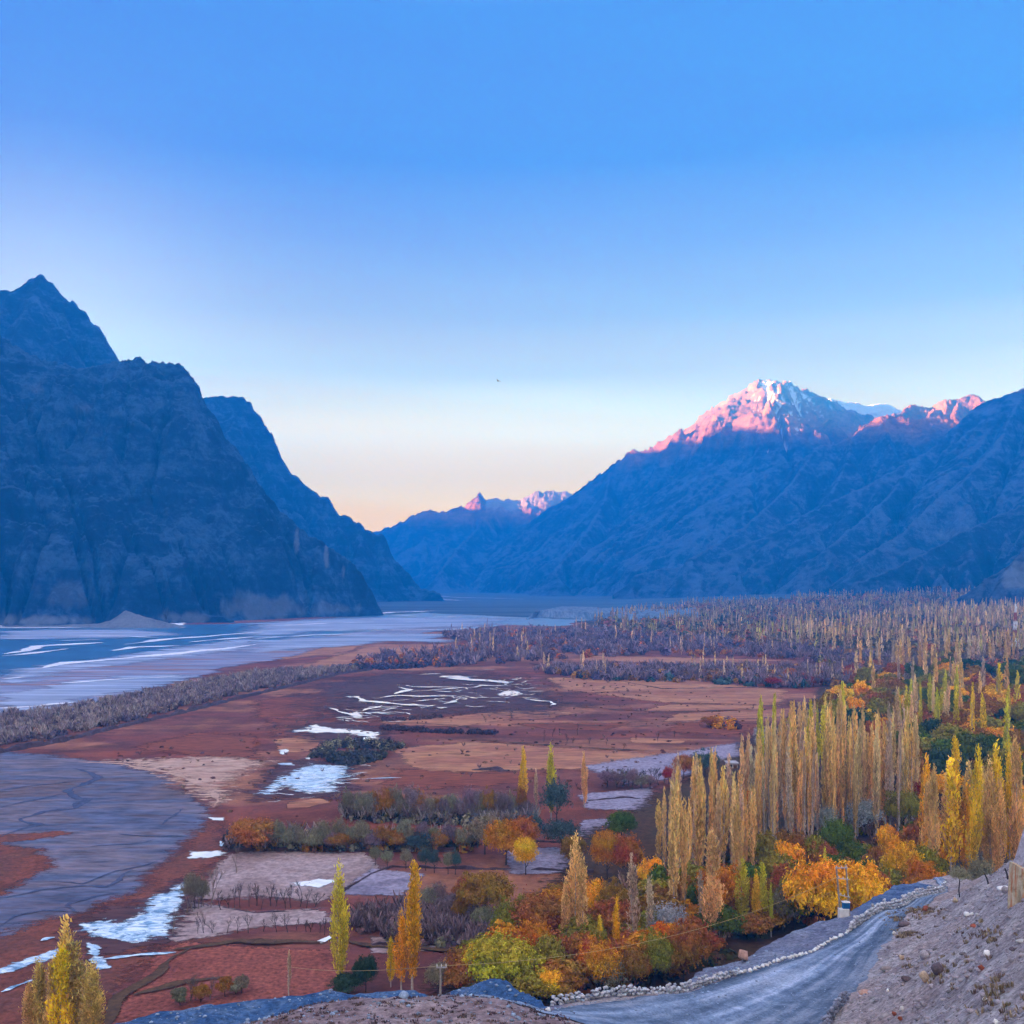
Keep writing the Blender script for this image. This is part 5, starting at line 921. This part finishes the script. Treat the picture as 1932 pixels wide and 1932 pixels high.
def stones(name, items, mat, parent=None, lib=STL, seed=0):
    """items: (x, y, z, sx, sy, sz)"""
    r = random.Random(seed); VV, FF, BR = [], [], []; b = 0
    for (x, y, z, sx, sy, sz) in items:
        V, F = lib[r.randrange(len(lib))]; V = (V @ rotm(r).T) * np.array([sx, sy, sz]) + np.array([x, y, z]); VV.append(V); FF.append(F + b); b += len(V); BR.append(np.full(len(F), r.uniform(.1, .95)))
    return meshobj(name, np.concatenate(VV), np.concatenate(FF), mat, parent, False, {'br': ('FACE', np.concatenate(BR))})
WALLST = stonemat('wall_stone', (.42, .42, .45)); GREYST = stonemat('grey_stone', (.30, .27, .28)); WHITEST = stonemat('white_stone', (.66, .64, .62), .75, 1.2); REDST = stonemat('red_stone', (.30, .085, .05)); TANST = stonemat('tan_stone', (.42, .31, .22)); DARKST = stonemat('dark_stone', (.12, .09, .10)); PINKST = stonemat('pink_stone', (.46, .28, .22)); PEB = stonemat('pebble', (.27, .235, .25)); BLUEST = stonemat('blue_grey_stone', (.22, .28, .38))
def wall_run(path, step, courses, size, seed):
    r = random.Random(seed); it = []; a = np.array(path); d = np.concatenate([[0], np.cumsum(np.hypot(*np.diff(a[:, :2], axis=0).T))]); s = 0
    while s < d[-1]:
        x, y = np.interp(s, d, a[:, 0]), np.interp(s, d, a[:, 1]); z = float(ground_h(x, y))
        hgt = courses + (r.random() < .3) - (r.random() < .15)
        for c in range(hgt):
            for q in (-.16, .16): it.append((x + r.uniform(-.12, .12) + q * .7, y + r.uniform(-.12, .12) + q, z + size * (.5 + 1.15 * c), size * r.uniform(.75, 1.25), size * r.uniform(.6, 1.), size * r.uniform(.55, .8)))
        s += step * r.uniform(.8, 1.15)
    return it
lw = [P(*q) for q in ROADL]
def sub_path(p0, p1): return [p for q, p in zip(ROADL, lw) if p0 <= q[0] <= p1]
tag(stones('dry_stone_wall', wall_run(sub_path(1043, 1391), .42, 2, .26, 1), WALLST), 'low dry stone wall edging the gravel road at its near bend', 'wall')
tag(stones('dry_stone_wall', wall_run([(x + .3, y + .2, z) for x, y, z in sub_path(1602, 1781)], .44, 3, .30, 2), WALLST), 'higher dry stone wall holding the road under the blue grey bank', 'wall')
tag(stones('dry_stone_wall', wall_run([hit(1556, 1950), hit(1575, 1918), hit(1598, 1893)], .34, 3, .24, 3), stonemat('dark_wall_stone', (.20, .21, .27))), 'short dark stacked stone wall at the lower right road edge', 'wall')
kp = np.array(sub_path(1391, 1602)); kd_ = np.concatenate([[0], np.cumsum(np.hypot(*np.diff(kp[:, :2], axis=0).T))])
one = None
for i, s_ in enumerate(np.arange(.6, kd_[-1], .85)):
    x = np.interp(s_, kd_, kp[:, 0]) + RT.uniform(-.12, .12); y = np.interp(s_, kd_, kp[:, 1]); z = float(ground_h(x, y))
    if one is None or i < 4: k_ = stones('kerb_stone', [(0, 0, 0, .36, .28, .24)], WHITEST, None, ST, i); one = k_
    else: k_ = one.copy(); link(k_)
    k_.location = (x, y, z + .14); k_.rotation_euler.z = RT.uniform(0, 6.28); k_.scale = (RT.uniform(.75, 1.25), RT.uniform(.75, 1.2), RT.uniform(.7, 1.1))
    tag(k_, 'pale loose stone in the line of stones edging the middle of the road', 'stone', 'stones lining the road')
def rock(px, py, wpx, hpx, mat, label, cat='rock', seed=None, name='rock', sink=.25):
    p = hit(px, py); Y = p[1]; w_, h_ = wpx / S * Y, hpx / S * Y
    o = stones(name, [(0, 0, 0, w_ / 2, w_ / 2 * .8, h_ / 2 * 1.25)], mat, None, ST, seed if seed is not None else int(px * 7 + py))
    o.location = (p[0], p[1], float(ground_h(p[0], p[1])) + h_ * (.5 - sink * .5)); return tag(o, label, cat)
def r8(x, y): return (1920 + x / 3.019) / 1.32505, (1920 + y / 3.019) / 1.32505
for (x, y, w_, h_, m, lb) in ((1650, 1445, 13, 15, WHITEST, 'upright white rock on the bare slope at right'), (1612, 1550, 17, 13, REDST, 'brick red rock on the bare slope at right'), (1905, 1340, 24, 9, WHITEST, 'flat white slab at the right edge of the slope'), (1010, 1445, 14, 12, TANST, 'pale rock at the upper end of the rocks beside the road'), (1190, 1450, 26, 17, GREYST, 'grey boulder with a flat top beside the road'), (1275, 1560, 28, 24, DARKST, 'dark boulder on the slope above the road'), (1180, 1630, 24, 22, TANST, 'tan boulder leaning against the dark one'), (1040, 1640, 22, 12, DARKST, 'low dark rock below the tan boulder'),
                             (880, 1520, 26, 15, GREYST, 'grey rock at the road shoulder'), (730, 1712, 28, 12, PINKST, 'low brown pink rock at the road shoulder'), (905, 1712, 8, 8, WHITEST, 'small white stone just above the road shoulder'), (1010, 1830, 13, 10, WHITEST, 'white stone near the bottom of the slope'), (955, 1865, 11, 11, REDST, 'red stone near the bottom of the slope'), (1000, 1895, 10, 11, REDST, 'smaller red stone below the other red one'), (1720, 1930, 16, 12, WHITEST, 'white rock cut by the lower frame edge'), (1640, 1765, 14, 6, WHITEST, 'thin white flake on the lower slope'),
                             (1550, 1230, 12, 9, REDST, 'small rusty stone in the middle of the slope'), (1500, 1130, 14, 10, WHITEST, 'largest white stone of the rubble patch on the slope'), (1540, 1115, 10, 8, WHITEST, 'white stone right of the largest in the rubble patch'), (1575, 1105, 9, 8, WHITEST, 'white stone at the right end of the rubble patch'), (1410, 1030, 14, 12, TANST, 'pale tan stone on the upper slope'), (1780, 915, 26, 10, WHITEST, 'long white slab left of the orange boulder'), (1800, 950, 20, 14, GREYST, 'grey slab under the long white one'), (1020, 1195, 30, 12, DARKST, 'dark brown earth lump overhanging the road'), (1190, 1090, 18, 12, REDST, 'reddish lump at the upper road edge'),
                             (1850, 1390, 20, 8, DARKST, 'dark flat stone at the right of the slope'), (950, 1260, 10, 8, WHITEST, 'small white stone on the road edge under the earth lump')):
    q = r8(x, y); rock(min(q[0], 1930), min(q[1], 1929), w_, h_, m, lb)
rock(1403, 1818, 30, 25, PINKST, 'pinkish boulder sitting on the grey bank below the trees', 'boulder', 3, 'boulder', .1)
rock(762, 1884, 22, 15, BLUEST, 'blue grey boulder on the gravel bank', 'boulder', 5, 'boulder', .1)
rock(1033, 1906, 14, 12, WHITEST, 'pale stone at the end of the gravel bank beside the wall', 'stone', 6, 'rock', .1)
# big two part boulder at the right frame edge
pb_ = hit(1925, 1700); bo = empty('split_boulder', (pb_[0] + .9, pb_[1], pb_[2])); tag(bo, 'big orange stained block with a jagged grey rock on top at the right edge', 'boulder')
sc_ = pb_[1] / S
def blockmesh(name, w_, d_, z0, z1, taper, mat, seed, n=9):
    bm = bmesh.new(); bmesh.ops.create_cube(bm, size=1); bmesh.ops.subdivide_edges(bm, edges=bm.edges[:], cuts=n, use_grid_fill=True)
    for v in bm.verts:
        t = v.co.z + .5; f = 1 - taper * t; x, y = v.co.x * w_ * f, v.co.y * d_ * f; z = z0 + (z1 - z0) * t
        j = .16 * float(ridged(x * .8 + z * .5 + seed, y * .8 + z * .6, 4, seed)); v.co = (x * (1 + .25 * j) + .25 * j, y * (1 + .25 * j), z + (.35 * j if t > .9 else .1 * j))
    me = bpy.data.meshes.new(name); bm.to_mesh(me); bm.free(); me.materials.append(mat); at_ = me.attributes.new('br', 'FLOAT', 'FACE'); at_.data.foreach_set('value', [.5] * len(me.polygons))
    return link(bpy.data.objects.new(name, me), bo)
kb = NT('stained_block'); cb = kb.coord(); nb = kb.noise(cb, .9, 7, .65, .8); nb2 = kb.noise(kb.coord('Object', (2.5, 2.5, .5)), .9, 5, .6)
kb.color(kb.mix(kb.ramp(nb2, [(.5, 0.), (.62, .9)]), kb.ramp(nb, [(.36, (.30, .22, .13)), (.5, (.52, .42, .26)), (.64, (.60, .50, .36))]), (.48, .15, .05))); kb.bump(nb, .9, .2)
blockmesh('base_block', 62 * sc_, 54 * sc_, -1., 66 * sc_, .08, kb.m, 4); blockmesh('top_rock', 46 * sc_, 44 * sc_, 64 * sc_, 140 * sc_, .62, stonemat('lilac_rock', (.44, .40, .44), .35, 1.5), 9)
# loose stones and tufts
r_ = np.random.RandomState(3); it = []; it2 = []
while len(it) < 7500:
    px_, py_ = r_.uniform(1560, 1936), r_.uniform(1630, 1940); Y = r_.uniform(40, 120); x = (px_ / S - .5) * Y
    if np.hypot(x, Y) > np.interp(math.atan2(x, Y), _ca, _cr): continue
    z = float(ground_h(x, Y)); pv_ = HV - (z - CH) / Y * S
    if pv_ < 1600 or pv_ > 1960: continue
    rx_ = np.interp(Y, rr[:, 1], rr[:, 0])
    if x < rx_ + .3: continue
    s_ = .034 * (1 / max(r_.rand(), .015)) ** .58; it.append((x, Y, z + s_ * .1, s_, s_ * .8, s_ * .5))
tag(stones('pebbles', it, PEB, None, STL, 4), 'grey mauve pebbles scattered over the bare slope', 'pebbles', None, 'stuff')
it = []
while len(it) < 2600:
    px_ = r_.uniform(150, 1500); Y = r_.uniform(66, 112); x = (px_ / S - .5) * Y
    if np.hypot(x, Y) > np.interp(math.atan2(x, Y), _ca, _cr): continue
    z = float(ground_h(x, Y)); s_ = .045 * (1 / max(r_.rand(), .04)) ** .55
    lx = np.interp(Y, rl[:, 1], rl[:, 0])
    if px_ > 1060 and lx < x and r_.rand() > (.9 if x - lx < 3.5 and px_ < 1420 else .2): continue
    it.append((x, Y, z + s_ * .2, s_, s_ * .8, s_ * .6))
tag(stones('gravel', it, BLUEST, None, STL, 5), 'blue grey gravel and stones on the bank beside the road', 'gravel', None, 'stuff')
it = []
for _ in range(1500):
    q_ = r_.randint(2, 190); j_ = int(np.clip(r_.choice([r_.uniform(0, 12), r_.uniform(24, 39), r_.uniform(0, 39)]), 1, 38)); x, Y = RX[q_, j_] + r_.uniform(-.2, .2), RY[q_, j_] + r_.uniform(-.2, .2)
    s_ = .03 * (1 / max(r_.rand(), .03)) ** .5; it.append((x, Y, float(RZ[q_, j_]) + s_ * .2, s_, s_ * .8, s_ * .6))
tag(stones('road_stones', it, BLUEST, None, STL, 6), 'loose gravel and small stones lying on the road', 'gravel', None, 'stuff')
def tufts(name, pts, hh, ww, cols, label, nb_=14):
    C_, A_, B_, BR, HU, COL = [], [], [], [], [], []
    for (x, y) in pts:
        z = float(ground_h(x, y)); k_ = r_.uniform(.6, 1.3); t = r_.uniform(0, 6.28, nb_); s = r_.uniform(0, 1, nb_)
        p = np.stack([x + np.cos(t) * ww * k_ * s, y + np.sin(t) * ww * k_ * s, z + hh * k_ * r_.uniform(.1, .6, nb_)], -1)
        a = unit(np.stack([np.cos(t) * .6 * s, np.sin(t) * .6 * s, np.ones(nb_)], -1)) * hh * k_ * .5; b = unit(np.cross(a, r_.normal(0, 1, (nb_, 3)))) * ww * k_ * .16
        C_.append(p); A_.append(a); B_.append(b); BR.append(np.clip(r_.normal(.5, .22, nb_), 0, 1)); HU.append(np.full(nb_, .5)); COL.append(np.tile(np.array(cols[r_.randint(len(cols))]) * r_.uniform(.8, 1.2), (nb_, 1)))
    V, F = quads(np.concatenate(C_), np.concatenate(A_), np.concatenate(B_)); o = meshobj(name, V, F, LEAFS, None, False, {'br': ('FACE', np.concatenate(BR)), 'hu': ('FACE', np.concatenate(HU))})
    at_ = o.data.attributes.new('leaf', 'FLOAT_COLOR', 'FACE'); c_ = np.concatenate(COL); at_.data.foreach_set('color', np.concatenate([np.clip(c_, 0, 1), np.ones((len(c_), 1))], 1).astype(np.float32).ravel())
    return tag(o, label, 'vegetation', None, 'stuff')
tp_ = []
while len(tp_) < 620:
    px_ = r_.uniform(470, 1085); Y = r_.uniform(62, 79); tp_.append(((px_ / S - .5) * Y, Y))
tufts('low_tufts', tp_, .10, .24, [(.09, .055, .07), (.12, .08, .08), (.16, .11, .09)], 'dark low cushion tufts dotting the purple brown hump')
tp_ = []
for (cx_, cy_, rx_, ry_, n_) in ((1735, 1722, 40, 9, 90), (1712, 1764, 26, 8, 60), (1690, 1738, 30, 12, 40), (1860, 1770, 60, 30, 40), (1760, 1830, 60, 40, 40), (1880, 1880, 50, 40, 40)):
    for _ in range(n_):
        p = hit(cx_ + r_.normal() * rx_ * .5, min(1931, cy_ + r_.normal() * ry_ * .5)); tp_.append((p[0], p[1]))
tufts('dry_grass', tp_, .24, .24, [(.34, .26, .15), (.28, .21, .13), (.20, .14, .11)], 'dry straw coloured grass tufts on the slope above the road')
# saplings and leaning stakes on the slope
def stake(px, pyb, dpx, dpy, rad, label):
    p = hit(px, pyb); s_ = p[1] / S; o = MB().tube([(0, 0, -.4), (dpx * s_ * .45, .03, dpy * s_ * .5), (dpx * s_, 0, dpy * s_)], [rad, rad * .9, rad * .7], 7).build('stake', DARKBARK); o.location = (p[0], p[1], float(ground_h(p[0], p[1]))); return tag(o, label, 'stake')
stake(1866, 1670, -8, 17, .10, 'dark leaning stake in the middle of the upper slope'); stake(1903, 1655, -7, 20, .10, 'dark leaning stake nearest the orange boulder')
p = hit(1811, 1692); so_ = empty('sapling', (p[0], p[1], float(ground_h(p[0], p[1])))); tag(so_, 'young sapling with a bent dark stem on the slope crest', 'tree')
MB().tube([(0, 0, -.3), (-.12, 0, .8), (-.02, 0, 1.7), (.1, 0, 3.4)], [.08, .07, .06, .03], 6).build('trunk', DARKBARK, so_)
q = mdl('crown', WIL[0], so_); q.scale = (.26, .26, .24); q.location.z = 1.2; q.color = (.30, .28, .17, 1)
# twin pole transformer
WOOD = plain('pole_wood', (.30, .24, .19), .85, .3, 5.); CONC = plain('white_concrete', (.66, .63, .60), .9, .15, 2.); BLUEM = plain('blue_paint', (.03, .16, .36), .5, .2, 6.); STEEL = plain('steel', (.40, .36, .33), .55, .2, 4.); CERAM = plain('insulator', (.62, .58, .52), .4, .1, 5.)
p = hit(1598, 1730); bx_, by_ = p[0], p[1] + 1.2; bz_ = float(ground_h(bx_, by_)); tf = empty('transformer_mount', (bx_, by_, bz_)); tag(tf, 'twin wooden poles with cross bars carrying a blue transformer on a white block', 'power pole')
s_ = by_ / S; PX0, PX1 = (-.50, .62)
for x0, x1, h_ in ((-.35, -.95, 97 * s_), (.75, .25, 100 * s_)): MB().tube([(x0, 0, -.8), ((x0 + x1) / 2, 0, h_ / 2), (x1, 0, h_)], [.14, .12, .10], 9).build('pole', WOOD, tf)
for z_, xa, xb, dz in ((94 * s_, -1.15, .45, .05), (75 * s_, -.9, .62, -.15), (44 * s_, -.62, .75, -.35)):
    cb_ = MB().tube([(xa, -.14, z_), (xb, -.14, z_ + dz)], .065, 6).build('cross_bar', STEEL, tf)
    for q_ in (.15, .5, .85): MB().tube([(xa + (xb - xa) * q_, -.14, z_ + dz * q_ + .05), (xa + (xb - xa) * q_, -.14, z_ + dz * q_ + .15), (xa + (xb - xa) * q_, -.14, z_ + dz * q_ + .28)], [.03, .06, .03], 8).build('insulator', CERAM, cb_)
MB().box((-.15, -.35, .42), (1.15, .9, 1.7)).build('base_block', CONC, tf)
tb = MB().box((.15, -.3, 1.66), (.85, .6, .74)); [tb.box((.15 + .09 * i, -.62, 1.62), (.03, .10, .56)) for i in range(-4, 5)]
tb = tb.build('transformer', BLUEM, tf); MB().box((.15, -.3, 2.06), (.95, .7, .06)).tube([(.15, -.3, 2.08), (.15, -.3, 2.3)], .05, 7).build('lid', CONC, tb)
def pole(px, pyb, pyt, label, arm=1., back=1.2):
    p = hit(px, pyb); x, y = p[0], p[1] + back; z = float(ground_h(x, y)); h_ = CH + (HV - pyt) / S * y - z
    o = empty('power_pole', (x, y, z)); tag(o, label, 'power pole'); MB().tube([(0, 0, -.8), (.02, 0, h_ * .5), (0, 0, h_)], [.12, .10, .08], 9).build('pole', WOOD, o)
    c_ = MB().box((.12, -.1, h_ - .12), (arm, .08, .10)).build('cross_bar', STEEL, o)
    for q_ in (-.42, 0, .42): MB().tube([(.12 + q_ * arm, -.1, h_ - .08), (.12 + q_ * arm, -.1, h_ + .06), (.12 + q_ * arm, -.1, h_ + .2)], [.03, .06, .03], 8).build('insulator', CERAM, c_)
    return x, y, z + h_
t1 = pole(1569, 1732, 1672, 'slim wooden pole with a short cross bar left of the transformer'); t2 = pole(829, 1874, 1822, 'wooden pole with small insulators behind the gravel bank'); t3 = pole(475, 1884, 1809, 'bare wooden pole with a pale cross bar at the edge of the red field')
def cable(a, b, sag, label):
    pts = [Vector(a).lerp(Vector(b), i / 40) - Vector((0, 0, sag * 4 * (i / 40) * (1 - i / 40))) for i in range(41)]
    return tag(MB().tube(pts, .022, 5).build('power_cable', plain('cable', (.42, .30, .12), .5, .1)), label, 'cable')
cable((bx_ - .7, by_ - .1, bz_ + 75 * s_ + .2), t2, 2.4, 'sagging power cable from the transformer to the pole behind the gravel bank'); cable(t2, t3, 1.2, 'power cable between the two poles behind the gravel bank')
# houses and the mast among the trees
MUDW = plain('mud_wall', (.46, .40, .38), .9, .15, .4); WHW = plain('white_wall', (.72, .72, .74), .85, .1, .5); DKW = plain('dark_wall', (.06, .045, .05), .9, .2, .5); ROOF = plain('flat_roof', (.34, .32, .34), .9, .2, .4); PANE = plain('dark_pane', (.02, .025, .035), .2, .1); DOORW = plain('door_wood', (.14, .07, .04), .7, .2)
def house(px, pyb, wpx, hpx, wallm, label, storeys=1, deep=7.):
    x, y, z = G(px, pyb); w_, h_ = wpx / S * y, hpx / S * y; o = empty('flat_roof_house', (x, y, z)); tag(o, label, 'house')
    wl = MB().box((0, 0, h_ / 2 - .5), (w_, deep, h_ + 1.)).build('wall', wallm, o); MB().box((0, 0, h_ + .14), (w_ + .8, deep + .8, .28)).build('roof', ROOF, o)
    n = max(2, int(w_ / 4))
    for i in range(n):
        for st_ in range(storeys):
            xx = -w_ / 2 + (i + .5) * w_ / n; zz_ = h_ * (st_ + .55) / storeys
            if i == n // 2 and st_ == 0: d = MB().box((xx, -deep / 2 - .02, h_ / storeys * .38), (1.1, .06, h_ / storeys * .7)).build('door', DOORW, o); continue
            f = MB().box((xx, -deep / 2 - .02, zz_), (1.5, .07, 1.2)).build('window', WHW, o); MB().box((xx, -deep / 2 - .07, zz_), (1.2, .05, .95)).build('pane', PANE, f)
house(1738, 1216, 44, 12, WHW, 'long white flat roofed house showing between the far poplars'); house(1790, 1217, 36, 12, MUDW, 'mud walled house right of the long white one', 1, 9.); house(1824, 1215, 24, 10, WHW, 'small white house at the right end of the row of houses'); house(1801, 1274, 20, 12, WHW, 'white house half hidden by yellow poplars', 2); house(1700, 1280, 18, 10, MUDW, 'mud walled house among poplars left of the half hidden white one')
house(1770, 1124, 9, 18, DKW, 'dark tower like house on the skyline of the far forest', 2, 10.); house(1446, 1410, 12, 9, WHW, 'tiny white hut at the meadow edge under the poplars', 1, 4.); house(1380, 1448, 18, 9, MUDW, 'grey hut beside the blue grey willow', 1, 4.)
x, y, z = G(1916, 1238); mh = (1238 - 1139) / S * y; ms = empty('lattice_mast', (x, y, z)); tag(ms, 'tall white banded lattice mast rising from the far forest at right', 'mast')
RDM = plain('red_paint', (.36, .10, .09), .6, .1); WHM = plain('white_paint', (.80, .80, .82), .6, .05); prev = None
for i in range(6):
    z0, z1 = mh * i / 6, mh * (i + 1) / 6; w0, w1 = 2.2 * (1 - i / 6.6), 2.2 * (1 - (i + 1) / 6.6); m = MB()
    for a in range(4):
        c0_, c1_ = [((1, 1), (-1, 1), (-1, -1), (1, -1))[(a + d_) % 4] for d_ in (0, 1)]
        m.tube([(c0_[0] * w0, c0_[1] * w0, z0), (c0_[0] * w1, c0_[1] * w1, z1)], .22, 5); m.tube([(c0_[0] * w0, c0_[1] * w0, z0), (c1_[0] * w1, c1_[1] * w1, z1)], .11, 4); m.tube([(c1_[0] * w0, c1_[1] * w0, z0), (c0_[0] * w1, c0_[1] * w1, z1)], .11, 4); m.tube([(c0_[0] * w1, c0_[1] * w1, z1), (c1_[0] * w1, c1_[1] * w1, z1)], .11, 4)
    m.build('mast_section', WHM if i % 2 else RDM, ms)
MB().tube([(0, -.9, mh * .93), (0, -1.3, mh * .93)], .8, 12).build('dish', WHM, ms); MB().tube([(0, 0, mh), (0, 0, mh + 2.5)], .08, 5).build('aerial', WHM, ms)
# bird
bv = [(0, .26, 0), (.05, .1, .03), (-.05, .1, .03), (.04, -.16, 0), (-.04, -.16, 0), (.09, -.32, .01), (-.09, -.32, .01), (0, .02, -.05), (.05, .08, .02), (.34, .06, .14), (.62, -.10, .06), (.30, -.08, .12), (.05, -.10, .02), (-.05, .08, .02), (-.34, .06, .14), (-.62, -.10, .06), (-.30, -.08, .12), (-.05, -.10, .02), (0, -.05, .06)]
bf = [(0, 2, 1), (1, 2, 18), (1, 18, 3), (2, 4, 18), (3, 18, 4), (3, 4, 6, 5), (0, 1, 7), (0, 7, 2), (1, 3, 7), (2, 7, 4), (3, 4, 7), (8, 9, 11, 12), (9, 10, 11), (13, 17, 16, 14), (14, 16, 15)]
bd = meshobj('bird', bv, bf, plain('bird_feather', (.03, .06, .10), .8, .2, 9.)); bd.location = P(940, 719, 150); bd.rotation_euler = (.1, .15, 1.0); tag(bd, 'small dark bird gliding high in the clear sky', 'bird')
